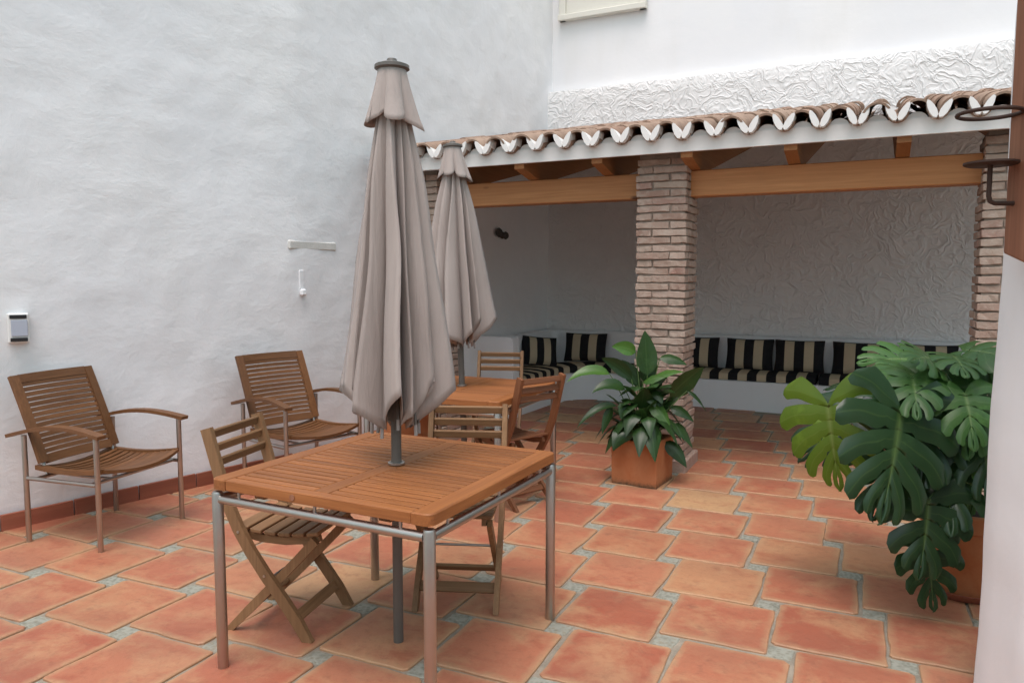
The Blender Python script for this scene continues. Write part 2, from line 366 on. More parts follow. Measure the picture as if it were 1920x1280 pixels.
# ------------------------------------------------------------------ ground and floor
ground = MB().box((0, 4, -.13), (300, 300, .1)).build('ground', M_mortar); tag(ground, kind='structure')
mort = MB(); nx = 8
mort.box((0, 4.5, -.045), (17, 17, .09))
floor = mort.build('floor', M_mortar); tag(floor, 'terracotta paved courtyard floor with small stone inserts', None, kind='structure')
random.seed(5)
al = R(-25.3); tx = Vector((math.cos(al), math.sin(al), 0)); ty = Vector((-math.sin(al), math.cos(al), 0))
w_, q_, p_, h_ = .4345, .0924, .1007, .4397; J = .017
def slab(w, h, t, jit, seed):
    rr = random.Random(seed); n = 5; ring = []
    cs = [(-w / 2, -h / 2), (w / 2, -h / 2), (w / 2, h / 2), (-w / 2, h / 2)]
    cs = [(x + rr.uniform(-jit, jit), y + rr.uniform(-jit, jit)) for x, y in cs]
    for k in range(4):
        a, b = cs[k], cs[(k + 1) % 4]; dx, dy = b[0] - a[0], b[1] - a[1]; L = math.hypot(dx, dy)
        for i in range(n):
            s = (i + .12 * (i == 0)) / n; o = rr.uniform(-jit, jit) * .6 * (i > 0)
            if i == 0:
                # clipped corner
                cut = .009 * rr.uniform(.4, 2.2) * (w / .4) ** .5
                pa = cs[k - 1]; ux, uy = pa[0] - a[0], pa[1] - a[1]; Lp = math.hypot(ux, uy)
                ring.append((a[0] + ux / Lp * cut, a[1] + uy / Lp * cut)); ring.append((a[0] + dx / L * cut, a[1] + dy / L * cut))
            else:
                ring.append((a[0] + dx * s - dy / L * o, a[1] + dy * s + dx / L * o))
    k = len(ring); b = .0035
    top = [(x * (1 - b / (w / 2)), y * (1 - b / (h / 2)), t + rr.uniform(-.0006, .0006)) for x, y in ring]
    mid = [(x, y, t - .0035) for x, y in ring]; low = [(x, y, -.02) for x, y in ring]
    fs = [tuple(range(k))] + [(i, k + i, k + (i + 1) % k, (i + 1) % k) for i in range(k)] + [(k + i, 2 * k + i, 2 * k + (i + 1) % k, k + (i + 1) % k) for i in range(k)]
    return MB().add(top + mid + low, fs).mesh('floor_tile')
tiles = [slab(w_ - J, h_ - J, .009, .0075, 100 + i) for i in range(10)]
ins = [slab(p_ - J * .35, q_ - J * .35, .004, .005, 200 + i) for i in range(6)]
for m in tiles: m.materials.append(M_tile)
for m in ins: m.name = 'stone_insert'; m.materials.append(M_insert)
ic = Vector((1.160, 3.316, 0)); o0 = ic - tx * (w_ - p_ / 2) - ty * (h_ + q_ / 2)
WL0, WK, WC = Vector((-5.506, 1.190, 0)), Vector((-1.651, 5.966, 0)), Vector((.48, 10.033, 0))
def inside(c, m):
    # right of both stretches of the left wall and in front of the bench
    for a, b in ((WL0, WK), (WK, WC)):
        d = (b - a).normalized(); nrm = Vector((d.y, -d.x, 0))
        if (c - a).dot(nrm) < m and (a - b).length > .1:
            if a is WL0 and c.y < 5.9 or a is WK and c.y >= 5.9: return False
    return (c - ORG).dot(EY) < 3.02
cand = []
for i in range(-34, 34):
    for j in range(-26, 34):
        o = o0 + (tx * w_ + ty * q_) * i + (-tx * p_ + ty * h_) * j
        ct = o + tx * w_ / 2 + ty * h_ / 2; cn = o + tx * (w_ - p_ / 2) + ty * (h_ + q_ / 2)
        for kind, c in ((0, ct), (1, cn)):
            if c.y < -1.5 or not inside(c, -.12): continue
            if abs(c.x) > c.y * .70 + .9 and c.y > .5: continue
            if abs(c.x) > 2.2 and c.y <= .5: continue
            vis = c.y > 2.35
            cand.append((not vis, c.length, kind, c))
cand.sort(key=lambda t: (t[0], t[1]))
cnt = [0, 0]; rest = [MB(), MB()]
for nv, d, kind, c in cand:
    src = (tiles, ins)[kind]; me = random.choice(src); rz = al + random.uniform(-.010, .010)
    tilt = (random.uniform(-.003, .003), random.uniform(-.003, .003)); dz = random.uniform(-.0012, .0012)
    if kind == 0 and random.random() < .5: rz += PI
    lim = 300
    if cnt[kind] < lim and not nv:
        link(('floor_tile', 'stone_insert')[kind], me, None, floor, (c.x + random.uniform(-.003, .003), c.y + random.uniform(-.003, .003), dz), (tilt[0], tilt[1], rz)); cnt[kind] += 1
    else:
        mt = Matrix.Translation((c.x, c.y, dz)) @ Euler((0, 0, rz)).to_matrix().to_4x4()
        rest[kind].add([mt @ v.co for v in me.vertices], [tuple(p.vertices) for p in me.polygons])
for kind in (0, 1):
    if rest[kind].v:
        r_ = rest[kind].build(('paving', 'insert_paving')[kind], (M_tile, M_insert)[kind], floor); tag(r_, kind='stuff')

# ------------------------------------------------------------------ left wall (two stretches meeting at a soft knee)
def wall_path():
    pts = []; d1 = (WK - WL0); d2 = (WC - WK)
    n1 = int(d1.length / .06); n2 = int(d2.length / .06)
    for i in range(n1): pts.append(WL0 + d1 * i / n1)
    for i in range(n2 + 1): pts.append(WK + d2 * i / n2)
    e = d2.normalized(); pts += [WC + e * .1, WC + e * .25, WC + e * .4]
    # soften the knee
    for _ in range(3): pts = [pts[0]] + [(pts[i - 1] + pts[i] * 2 + pts[i + 1]) / 4 for i in range(1, len(pts) - 1)] + [pts[-1]]
    return pts
WPTS = wall_path()
def wall_nrm(i):
    d = (WPTS[min(i + 1, len(WPTS) - 1)] - WPTS[max(i - 1, 0)]).normalized(); return Vector((d.y, -d.x, 0))
WH = 6.6; nz = 105; mb = MB(); k = len(WPTS)
for i, p in enumerate(WPTS):
    nv = wall_nrm(i); s = i * .06
    for j in range(nz + 1):
        z = -.05 + (WH + .05) * j / nz
        q = Vector((s, z, 0))
        d = .018 * noise.noise(q * .75 + Vector((3, 1, 0))) + .009 * noise.noise(q * 2.1 + Vector((0, 7, 2))) + .007 * noise.noise(Vector((s * 5.5, z * 7.5, 4)))
        d += .006 * abs(noise.noise(Vector((s * 3.1 + z * 1.7, z * 4.2 - s, 9))))
        d *= sstep(0, .5, z) * .8 + .2
        pp = p + nv * (d - .012); mb.v.append((pp.x, pp.y, z))
for i in range(k - 1):
    for j in range(nz):
        a = i * (nz + 1) + j; mb.f.append((a, a + nz + 1, a + nz + 2, a + 1))
# thickness: back sheet and top
b0 = len(mb.v)
for i, p in enumerate(WPTS):
    nv = wall_nrm(i); pp = p - nv * .35
    mb.v += [(pp.x, pp.y, -.05), (pp.x, pp.y, WH)]
for i in range(k - 1):
    a = b0 + 2 * i; mb.f += [(a, a + 1, a + 3, a + 2), (i * (nz + 1) + nz, (i + 1) * (nz + 1) + nz, a + 3, a + 1)]
lw = mb.build('courtyard_wall', M_plaster, smooth=True, angle=60)
tag(lw, 'tall uneven whitewashed plaster wall along the left, behind the two armchairs', 'wall')
# clay skirting tiles along its foot
s_run = 0.0; skm = [MB().cbox((0, 0, 0), (.392, .02, .104 + .003 * math.sin(i * 2.1)), .003).mesh('skirting_tile') for i in range(3)]
for m in skm: m.materials.append(M_skirt)
random.seed(8)
def along(a, b, off=.04):
    d = (b - a); L = d.length; e = d.normalized(); nrm = Vector((e.y, -e.x, 0)); n = int(L / .4)
    for i in range(n):
        c = a + e * (.4 * (i + .5)) + nrm * .012
        if c.y < 2.6: continue
        link('skirting_tile', random.choice(skm), None, lw, (c.x, c.y, .053 + random.uniform(-.002, .002)), (0, random.uniform(-.004, .004), math.atan2(e.y, e.x) + random.uniform(-.008, .008)))
along(WL0, WK); along(WK, WC - (WC - WK).normalized() * 1.9)

def wall_at(x_target):   # point on the left wall for a given x
    best = min(range(len(WPTS)), key=lambda i: abs(WPTS[i].x - x_target)); return WPTS[best], wall_nrm(best)
# weathered lintel strip in the plaster
def wall_surface(x, z):   # nearest real vertex of the uneven wall face
    wp, wn = wall_at(x); t = Vector((wp.x, wp.y, z)); v = min((q.co for q in lw.data.vertices[:NFACE]), key=lambda c: (c - t).length_squared)
    return Vector(v), wn
NFACE = len(WPTS) * 106
wv, wn = wall_surface(-1.60, 1.735); e = Vector((-wn.y, wn.x, 0))
MB().cbox((0, 0, 0), (.54, .03, .075), .012).build('lintel_strip', M_patch, lw, loc=(wv.x + e.x * .03 - wn.x * .0128, wv.y + e.y * .03 - wn.y * .0128, 1.735), rot=(0, 0, math.atan2(e.y, e.x)))

# ------------------------------------------------------------------ back wall (trowelled lower part, recessed upper part)
BV = 8.622 + .62 - 5.640                             # v of the back wall's face
def grid_wall(name, mat, u0, u1, z0, z1, v, step, amp, thick, label, sc=1.0):
    nu = int((u1 - u0) / step); nzz = int((z1 - z0) / step); m = MB()
    for i in range(nu + 1):
        for j in range(nzz + 1):
            u = lerp(u0, u1, i / nu); z = lerp(z0, z1, j / nzz)
            d = amp * (noise.noise(Vector((u * .9, z * .9, 5))) + .5 * noise.noise(Vector((u * 2.7 * sc, z * 2.7 * sc, 1))) + .3 * noise.noise(Vector((u * 7 * sc, z * 7 * sc, 3))))
            if j == nzz: d -= .015 + .01 * noise.noise(Vector((u * 3, 0, 8)))
            m.v.append(tuple(P(u, v - d, z + (.012 * noise.noise(Vector((u * 2, 7, 7))) if j == nzz else 0))))
    for i in range(nu):
        for j in range(nzz):
            a = i * (nzz + 1) + j; m.f.append((a, a + nzz + 1, a + nzz + 2, a + 1))
    b = len(m.v)
    for i in range(nu + 1):
        u = lerp(u0, u1, i / nu); m.v += [tuple(P(u, v + thick, z0)), tuple(P(u, v + thick, z1))]
    for i in range(nu):
        a = b + 2 * i; m.f += [(a, a + 1, a + 3, a + 2), (i * (nzz + 1) + nzz, (i + 1) * (nzz + 1) + nzz, a + 3, a + 1)]
    o = m.build(name, mat, smooth=True, angle=50); tag(o, label, 'wall'); return o
bw = grid_wall('portico_wall', M_trowel, -2.55, 5.2, -.05, 3.87, BV, .07, .014, .5, 'rough trowelled white wall at the back of the portico')
uw = grid_wall('house_wall', M_smooth, -2.62, 6.2, 3.85, 7.5, BV + .13, .10, .010, .4, 'smooth white upper house wall above the tiled roof')
# small window frame high on the upper wall
wf = empty('window', tuple(P(-1.74, BV + .12, 4.76)), A, 'cream framed window at the top edge above the portico', 'window')
def wbox(n, c, d, m, par): return MB().cbox(c, d, .006).build(n, m, par)
wbox('frame_jamb', (-.56, -.03, .55), (.09, .06, 1.1), M_cream, wf); wbox('frame_jamb', (.50, -.03, .55), (.09, .06, 1.1), M_cream, wf)
wbox('frame_sill', (-.03, -.045, .035), (1.16, .09, .07), M_cream, wf); wbox('frame_head', (-.03, -.03, 1.14), (1.16, .06, .08), M_cream, wf)
wbox('shutter', (-.03, -.02, .59), (.97, .03, 1.02), M_cream, wf)

# invented unseen walls behind and right of the camera, sized for the portico's light
def unseen_wall(name, c, d, rz, label):
    o = MB().box((0, 0, d[2] / 2 - .05), d).build(name, M_plaster, loc=c, rot=(0, 0, rz)); tag(o, label, 'wall'); return o
unseen_wall('courtyard_wall', (-1.2, -3.1, 0), (11, .35, 2.3), 0, 'invented white wall behind the viewer, unseen, added to hold back low sky light')
unseen_wall('courtyard_wall', (5.3, 1.6, 0), (.35, 9.4, 2.3), R(-8), 'invented white wall on the right side, out of view, added to hold back low sky light')

# ------------------------------------------------------------------ portico roof
SL = .215; V0 = -.20                                 # slope, eave line
def deck_z(v): return 2.385 + SL * (v - V0)
roof = empty('portico_roof', PORT, A, 'lean-to portico roof of curved clay tiles with white fascia and pine rafters', 'roof')
U0, U1 = -3.3, 3.9
def slab_uv(name, u0, u1, prof, mat, parent, bev=False):
    m = MB(); k = len(prof); m.v = [(u0, a, b) for a, b in prof] + [(u1, a, b) for a, b in prof]
    m.f = [tuple(range(k)), tuple(reversed(range(k, 2 * k)))] + [(i, k + i, k + (i + 1) % k, (i + 1) % k) for i in range(k)]
    return m.build(name, mat, parent)
VB = BV - .02
UL = -2.45
nb = 24
for i in range(nb):
    v0 = V0 + .06 + (VB - V0 - .06) * i / nb; v1 = V0 + .06 + (VB - V0 - .06) * (i + 1) / nb - .004
    pass
slab_uv('roof_deck', UL, U1, [(V0 + .035, deck_z(V0 + .035)), (VB, deck_z(VB)), (VB, deck_z(VB) + .03), (V0 + .035, deck_z(V0 + .035) + .03)], M_deck, roof)
fz = 2.372
slab_uv('fascia', UL, U1, [(V0, fz), (V0 + .03, fz), (V0 + .03, 2.475), (V0, 2.475)], M_white, roof)
raf_u = []
for px in (-1.10, -.455, .22, .92, 1.60, 2.3, 3.0): raf_u.append(px)
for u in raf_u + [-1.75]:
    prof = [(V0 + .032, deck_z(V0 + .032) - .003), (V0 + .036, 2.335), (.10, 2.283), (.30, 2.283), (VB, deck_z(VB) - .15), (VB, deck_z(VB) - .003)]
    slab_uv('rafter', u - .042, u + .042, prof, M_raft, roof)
# beams between the pillars
for (u0, u1) in ((-2.2, -.185), (.185, 2.065), (2.44, 3.8)):
    MB().cbox(((u0 + u1) / 2, .20, 2.184), (u1 - u0, .15, .193), .006).build('beam', M_pine, roof)
# curved clay tiles
def half_tile(r0, r1, L, up, n=9, t=.013):
    m = MB(); rows = []
    for (r, y) in ((r0, 0.0), (r1, L)):
        for rr in (r, r - t):
            rows.append([(rr * math.cos(PI * i / (n - 1)), y, (rr * math.sin(PI * i / (n - 1)) * 1.0) * (1 if up else -1)) for i in range(n)])
    vs = [v for r in rows for v in r]; O0, I0, O1, I1 = 0, n, 2 * n, 3 * n; fs = []
    for i in range(n - 1):
        fs += [(O0 + i, O0 + i + 1, O1 + i + 1, O1 + i), (I0 + i, I1 + i, I1 + i + 1, I0 + i + 1), (O0 + i, I0 + i, I0 + i + 1, O0 + i + 1), (O1 + i, O1 + i + 1, I1 + i + 1, I1 + i)]
    fs += [(O0, O1, I1, I0), (O0 + n - 1, I0 + n - 1, I1 + n - 1, O1 + n - 1)]
    m.add(vs, fs); me = m.mesh('roof_tile', True, 40); me.materials.append(M_roof); return me
PIT = .2245; LT = .46; EXPO = .37
cov = half_tile(.088, .072, LT, True, 11, .014); chn = half_tile(.062, .075, LT, False)
leaf_m = MB()
# white mortar lens at each side of a gutter end
def lens(sgn):
    m = MB(); n = 10; f = []; b = []
    p0, p1 = Vector((sgn * .008, 0, -.050)), Vector((sgn * .066, 0, .058)); ax = (p1 - p0); nr = Vector((-ax.z, 0, ax.x)).normalized()
    for i in range(n):
        a = 2 * PI * i / n; s = .5 - .5 * math.cos(a); wv = .0215 * math.sin(a) * (1 + .2 * math.cos(a))
        pt = p0 + ax * s + nr * wv; f.append((pt.x, -.004, pt.z)); b.append((pt.x, .10, pt.z))
    m.add(f + b, [tuple(range(n)), tuple(reversed(range(n, 2 * n)))] + [(i, n + i, n + (i + 1) % n, (i + 1) % n) for i in range(n)])
    me = m.mesh('mortar_lens'); me.materials.append(M_white); return me
lensL, lensR = lens(-1), lens(1)
random.seed(21)
ncol = int((U1 - UL - .1) / PIT); ncourse = 9; sa = math.atan(SL)
for c in range(ncol):
    u = UL + .075 + c * PIT
    for k in range(ncourse):
        v = V0 - .055 + k * EXPO
        if v + LT > VB + .25: continue
        jz = random.uniform(-.006, .006)
        zc = 2.475 + SL * (v - V0) + .020 + .012 * (k > 0) * 0
        link('roof_tile', cov, None, roof, (u + random.uniform(-.006, .006), v + random.uniform(-.018, .012), zc + jz + .006), (sa + .028, random.uniform(-.05, .05), random.uniform(-.025, .025)))
    # gutter tiles between covers
    for k in range(2):
        v = V0 - .042 + k * EXPO; zc = 2.475 + SL * (v - V0) + .040
        link('gutter_tile', chn, None, roof, (u + PIT / 2 + random.uniform(-.006, .006), v + random.uniform(-.01, .01), zc + random.uniform(-.004, .004)), (sa + .02, random.uniform(-.04, .04), random.uniform(-.03, .03)))
    zl = 2.503 + random.uniform(-.004, .004)
    link('mortar_lens', lensL, None, roof, (u + PIT / 2, V0 - .076, zl), (0, random.uniform(-.08, .08), 0)); link('mortar_lens', lensR, None, roof, (u + PIT / 2, V0 - .076, zl), (0, random.uniform(-.08, .08), 0))
    # grey mortar plugging the hollow under each cover tile, set back
    pl = MB(); n = 9
    ring = [(.062 * math.cos(PI * i / (n - 1)), .055 * math.sin(PI * i / (n - 1))) for i in range(n)]
    pl.add([(x, 0, z) for x, z in ring] + [(x, .05, z) for x, z in ring], [tuple(range(n)), tuple(reversed(range(n, 2 * n)))] + [(i, n + i, n + (i + 1) % n, (i + 1) % n) for i in range(n)])
    if c == 0: plug = pl.mesh('mortar_plug'); plug.materials.append(M_bmort if False else M_white)
    link('mortar_plug', plug, None, roof, (u, V0 + .018, 2.462))
mb = MB(); mb.box((0, 0, 0), (1, 1, 1))
# upper gutter tiles as one sheet of curved channels
gm = MB()
for c in range(ncol):
    u = UL + .075 + c * PIT + PIT / 2; n = 5
    for i in range(n - 1):
        a0, a1 = PI * i / (n - 1), PI * (i + 1) / (n - 1); va, vb = V0 + 2 * EXPO, VB
        q = [(u + .095 * math.cos(a0), va, 2.533 + SL * (va - V0) - .09 * math.sin(a0)), (u + .095 * math.cos(a1), va, 2.533 + SL * (va - V0) - .09 * math.sin(a1)),
             (u + .095 * math.cos(a1), vb, 2.533 + SL * (vb - V0) - .09 * math.sin(a1)), (u + .095 * math.cos(a0), vb, 2.533 + SL * (vb - V0) - .09 * math.sin(a0))]
        gm.add(q, [(0, 1, 2, 3)])
g_ = gm.build('gutter_tiles', M_roof, roof); tag(g_, kind='stuff')

# ------------------------------------------------------------------ brick pillars
BH = .0465; PITCH = .0582; PW = .38
random.seed(33)
def brick_mesh(L, D, seed):
    rr = random.Random(seed); bm = bmesh.new(); bmesh.ops.create_cube(bm, size=1)
    bmesh.ops.subdivide_edges(bm, edges=[e for e in bm.edges if abs((e.verts[0].co - e.verts[1].co).x) > .5], cuts=3)
    for v in bm.verts:
        v.co = Vector((v.co.x * L, v.co.y * D, v.co.z * BH)); s = Vector((seed * 3.3, 0, 0))
        v.co += Vector((noise.noise(v.co * 25 + s), noise.noise(v.co * 25 + s + Vector((9, 0, 0))), .8 * noise.noise(v.co * 25 + s + Vector((0, 9, 0))))) * .007
    bmesh.ops.bevel(bm, geom=[e for e in bm.edges if e.calc_face_angle(0) > .9], offset=.0035, segments=1, affect='EDGES')
    me = bpy.data.meshes.new('brick'); bm.to_mesh(me); bm.free(); me.materials.append(M_brick); return me
LONG = [brick_mesh(.252, .115, i) for i in range(6)]; SHORT = [brick_mesh(.118, .115, 10 + i) for i in range(5)]; QT = [brick_mesh(.13, .115, 20 + i) for i in range(4)]
def pillar(name, c, label, ztop=2.40, faces='FR'):
    o = empty(name, (c.x, c.y, 0), A, label, 'pillar', 'brick pillars of the portico'); h = PW / 2
    MB().box((0, 0, ztop / 2), (PW - .034, PW - .034, ztop)).build('mortar_core', M_bmort, o)
    MB().cbox((0, 0, .05), (PW + .07, PW + .07, .10), .008).build('plinth', M_brick, o)
    n = int((ztop - .10) / PITCH)
    for k in range(n):
        z = .10 + PITCH * (k + .5) + random.uniform(-.003, .003); flip = k % 2
        def put(x, y, rz, me):
            link('brick', me, None, o, (x + random.uniform(-.007, .007), y + random.uniform(-.008, .008), z), (random.uniform(-.012, .012), random.uniform(-.018, .018), rz + random.uniform(-.02, .02) + PI * random.randint(0, 1)))
        # front face: one long + one short, swapped each course
        sgn = 1 if flip else -1
        put(sgn * (h - .126), -h + .0575, 0, random.choice(LONG)); put(-sgn * (h - .060), -h + .0575, 0, random.choice(SHORT))
        # right face and left face, behind the front bricks
        for sx in (1, -1):
            if (sx == 1 and 'R' in faces) or (sx == -1 and 'L' in faces):
                put(sx * (h - .0575), -h + .12 + .128, PI / 2, random.choice(LONG))
    return o
pillar('brick_pillar', P(0, PW / 2), 'middle pillar of thin handmade bricks behind the square terracotta pot', faces='RL')
pillar('brick_pillar', P(2.25, PW / 2), 'thin-brick pillar at the right end of the portico beside the white pier', faces='RL')
pillar('brick_pillar', P(-2.14, PW / 2), 'left brick pillar mostly hidden behind the folded parasols', faces='R')

# ------------------------------------------------------------------ bench of white masonry round the portico
FV = 8.622 - 5.640                                   # v of the seat front
dW = (WC - WK).normalized(); nW = Vector((dW.y, -dW.x, 0))
def uv_of(p): q = p - ORG; return q.dot(EX), q.dot(EY)
def wl(s, off): return WC - dW * s + nW * off         # s metres from the corner along the left wall, off metres out from it
# seat front line: along the left wall 0.60 out, rounded into the back stretch
def front_line(off_left, v_back, rad, send):
    # intersection of the two front lines
    a = wl(0, off_left); t = 0
    ua, va = uv_of(a); ud, vd = dW.dot(EX), dW.dot(EY); s = (v_back - va) / vd; corner = a + dW * s
    p0 = corner - dW * rad; p2 = corner + EX * rad; pts = [wl(send, off_left)]
    L = (p0 - pts[0]).length; st = pts[0]
    pts = [st.lerp(p0, i / 6) for i in range(6)]
    for i in range(9):
        t = i / 8; pts.append(p0 * (1 - t) ** 2 + corner * 2 * t * (1 - t) + p2 * t * t)
    end = P(4.8, v_back)
    pts += [p2.lerp(end, i / 8) for i in range(1, 9)]
    return pts
SEND = 2.05
bench = empty('masonry_bench', tuple(P(0, FV)), 0, 'white masonry bench curving round the back corner of the portico', 'bench')
BO = Vector(bench.location)
def strip(name, front, back, z0, z1, mat, parent, uvs=False, bulge=0, org=BO, rnd=.012):
    m = MB(); n = len(front); prof_n = 0
    rows = []
    for a, b in zip(front, back):
        d = (b - a); L = d.length; e = d / L
        ring = [(0, z0), (0, z1 - rnd), (rnd * .3, z1 - rnd * .3), (rnd, z1), (L * .35, z1 + bulge), (L * .65, z1 + bulge), (L, z1), (L, z0)]
        rows.append([a + e * t + Vector((0, 0, z)) - org for t, z in ring])
    k = len(rows[0]); m.v = [tuple(v) for r in rows for v in r]
    m.f = [(i * k + j, i * k + (j + 1) % k, (i + 1) * k + (j + 1) % k, (i + 1) * k + j) for i in range(n - 1) for j in range(k)] + [tuple(reversed(range(k))), tuple(range((n - 1) * k, n * k))]
    me = m.mesh(name, True, 40)
    if uvs:
        ln = [0]
        for i in range(1, n): ln.append(ln[-1] + (front[i] - front[i - 1]).length)
        uvl = me.uv_layers.new(name='UVMap')
        for lp in me.loops: uvl.data[lp.index].uv = (ln[lp.vertex_index // k], (lp.vertex_index % k) / k)
    return link(name, me, mat, parent)
fl = front_line(.60, FV, .55, SEND); bk = front_line(.02, BV - .02, .05, SEND)
strip('seat_base', fl, bk, -.03, .33, M_smooth, bench)
mid = front_line(.13, BV - .13, .12, SEND - .1)
strip('back_ledge', mid, bk, .33, .80, M_smooth, bench, rnd=.03)
e0, e1 = wl(SEND + .14, .62), wl(SEND + .14, .02); e2, e3 = wl(SEND, .62), wl(SEND, .02)
strip('end_block', [e0, e2], [e1, e3], -.03, .86, M_smooth, bench, rnd=.04)
# seat cushions
def sub(pl, s0, s1):
    ln = [0]
    for i in range(1, len(pl)): ln.append(ln[-1] + (pl[i] - pl[i - 1]).length)
    def at(s):
        for i in range(1, len(pl)):
            if s <= ln[i] + 1e-9: return pl[i - 1].lerp(pl[i], (s - ln[i - 1]) / max(1e-9, ln[i] - ln[i - 1]))
        return pl[-1]
    n = max(4, int((s1 - s0) / .12)); return [at(s0 + (s1 - s0) * i / n) for i in range(n + 1)], ln[-1]
cf = front_line(.585, FV + .012, .53, SEND - .02); cb = front_line(.14, BV - .14, .13, SEND - .02)
Lf = sub(cf, 0, 1)[1]; Lb = sub(cb, 0, 1)[1]
def cushion(f0, f1, label):
    a = sub(cf, f0, f1)[0]
    # pair each front point with the nearest point on the back line
    bb, _ = sub(cb, 0, Lb); fine = sub(cb, 0, Lb)[0]
    fine = [cb_ for i in range(len(fine) - 1) for cb_ in (fine[i], fine[i].lerp(fine[i + 1], .5))] + [fine[-1]]
    b = []
    for i, p in enumerate(a):
        t = (a[min(i + 1, len(a) - 1)] - a[max(i - 1, 0)]).normalized(); nr = Vector((-t.y, t.x, 0))
        b.append(min(fine, key=lambda q: abs((q - p).dot(t)) + (5 if (q - p).dot(nr) < 0 else 0)))
        b[-1] = p + nr * min(.46, (b[-1] - p).length)
    o = strip('seat_cushion', a, b, .336, .415, M_stripe_uv, None, True, .012, Vector((a[0].x, a[0].y, 0)), .03)
    o.location = (a[0].x, a[0].y, 0); tag(o, label, 'cushion', 'striped cushions on the bench'); return o
sc = [sum((cf[i] - cf[i - 1]).length for i in range(1, j + 1)) for j in range(len(cf))]
u_front0 = uv_of(cf[-9])[0]; s_front0 = sc[-9]        # where the straight back stretch begins
def s_u(u): return s_front0 + (u - u_front0)
cushion(.02, s_u(-.64), 'black and tan striped seat cushion bent round the bench corner behind the peace lily')
cushion(s_u(-.61), s_u(.92), 'long striped seat cushion under the pillows right of the middle pillar')
cushion(s_u(.95), s_u(3.0), 'striped seat cushion on the bench behind the monstera')
# pillows
def pillow_mesh(w, h, t):
    n = 14; m = MB()
    for side in (1, -1):
        for i in range(n + 1):
            for j in range(n + 1):
                x = -1 + 2 * i / n; y = -1 + 2 * j / n
                th = (max(0, 1 - abs(x) ** 2.6) * max(0, 1 - abs(y) ** 2.6)) ** .42
                cx = 1 - .05 * (1 - y * y) if abs(x) > .99 else 1 - .05 * (1 - y * y) * abs(x); cy = 1 - .06 * (1 - x * x) * abs(y)
                m.v.append((x * w / 2 * cx, side * th * t / 2 + .008 * noise.noise(Vector((x * 2, y * 2, side))), h / 2 + y * h / 2 * cy))
    N = (n + 1) ** 2
    for sd_ in (0, 1):
        for i in range(n):
            for j in range(n):
                a = sd_ * N + i * (n + 1) + j; f = (a, a + n + 1, a + n + 2, a + 1); m.f.append(f if sd_ == 0 else tuple(reversed(f)))
    me = m.mesh('pillow', True, None, fix=False); me.materials.append(M_stripe)
    ring = [(m.v[i][0], m.v[i][1] * 0, m.v[i][2]) for i in [k * (n + 1) for k in range(n + 1)] + [n * (n + 1) + j for j in range(1, n + 1)] + [k * (n + 1) + n for k in range(n - 1, -1, -1)] + [j for j in range(n - 1, 0, -1)]]
    pm = MB().tube(ring + ring[:1], .006, 6, False).mesh('piping', True); pm.materials.append(M_pipe)
    return me, pm
PME = pillow_mesh(.52, .36, .15)
def pillow(pos, rz, lean, label, sx=1.0, roll=0.0):
    o = link('pillow', PME[0], None, None, pos, (R(lean), roll, rz), (sx, 1, 1)); tag(o, label, 'pillow', 'striped pillows on the bench')
    link('piping', PME[1], None, o); return o
def on_back(u, dv=.0): return tuple(P(u, BV - .30 + dv, .425))
pillow(on_back(-.43), A, -14, 'striped pillow half hidden at the right edge of the middle brick pillar')
pillow(on_back(.18), A, -15, 'striped pillow right of the middle pillar, first of the touching pair')
pillow(on_back(.72), A + .03, -13, 'striped pillow in the touching pair, the one nearer the monstera')
pillow(on_back(1.35), A - .02, -15, 'striped pillow with its right half hidden behind monstera leaves', 1.12)
pillow(on_back(2.0), A, -14, 'striped pillow almost wholly hidden behind the monstera', 1.0)
pl_ = wl(.98, .34); pillow((pl_.x, pl_.y, .43), math.atan2(dW.y, dW.x) + R(0) + R(-48), -22, 'leftmost striped pillow, leaning tilted on the curved bench end', .86, R(6))
pl_ = P(-1.80, BV - .36); pillow((pl_.x, pl_.y, .43), A + R(6), -16, 'striped pillow on the curved bench left of the peace lily', 1.02)

# dark fossil-like ornament hanging on the inner left wall
op = wl(1.33, .03)
m = MB(); 
for (dx, dz, r) in ((-.08, .015, .066), (.078, -.012, .056), (.0, -.012, .05)):
    vs = []; n = 12
    m.lathe([(0.001, -.03), (r * .7, -.022), (r, 0), (r * .75, .022), (.001, .03)], 14, (0, 0, 0))
    for i in range(len(m.v) - 70, len(m.v)):
        x, y, z = m.v[i]; m.v[i] = (x + dx, z, y * .85 + dz)
orn = m.build('wall_ornament', M_stone, smooth=True, loc=tuple(op + Vector((0, 0, 1.98))), rot=(0, 0, math.atan2(dW.y, dW.x)))
tag(orn, 'small dark two-lobed stone ornament on the shaded wall under the beam', 'ornament')

# ------------------------------------------------------------------ wall lamp and cable cover on the left wall
wp, wn = wall_surface(-2.90, 1.19); rzw = math.atan2(wn.y, wn.x) + PI / 2
lamp = empty('wall_lamp', (wp.x + wn.x * .02, wp.y + wn.y * .02, 1.105), rzw - .30, 'small white box lamp with black bars, switched off, on the left wall', 'lamp')
MB().cbox((0, .0, .0835), (.108, .06, .172), .006).build('housing', M_white, lamp)
MB().cbox((.004, -.036, .0835), (.082, .006, .094), .002).build('diffuser', M_glass, lamp)
for z in (.150, .017): MB().cbox((.0, -.036, z), (.085, .006, .022), .002).build('louvre', M_black, lamp)
wp, wn = wall_surface(-1.655, 1.40); rzw = math.atan2(wn.y, wn.x) + PI / 2
cc = empty('cable_cover', (wp.x + wn.x * .005, wp.y + wn.y * .005, 1.335), rzw, 'small white cable cover fixed to the left wall near the parasol', 'cable cover')
MB().cbox((0, .003, .13), (.045, .012, .15), .005).build('conduit', M_plaster, cc); MB().cbox((0, -.014, .03), (.055, .034, .055), .012).build('junction_box', M_plaster, cc)

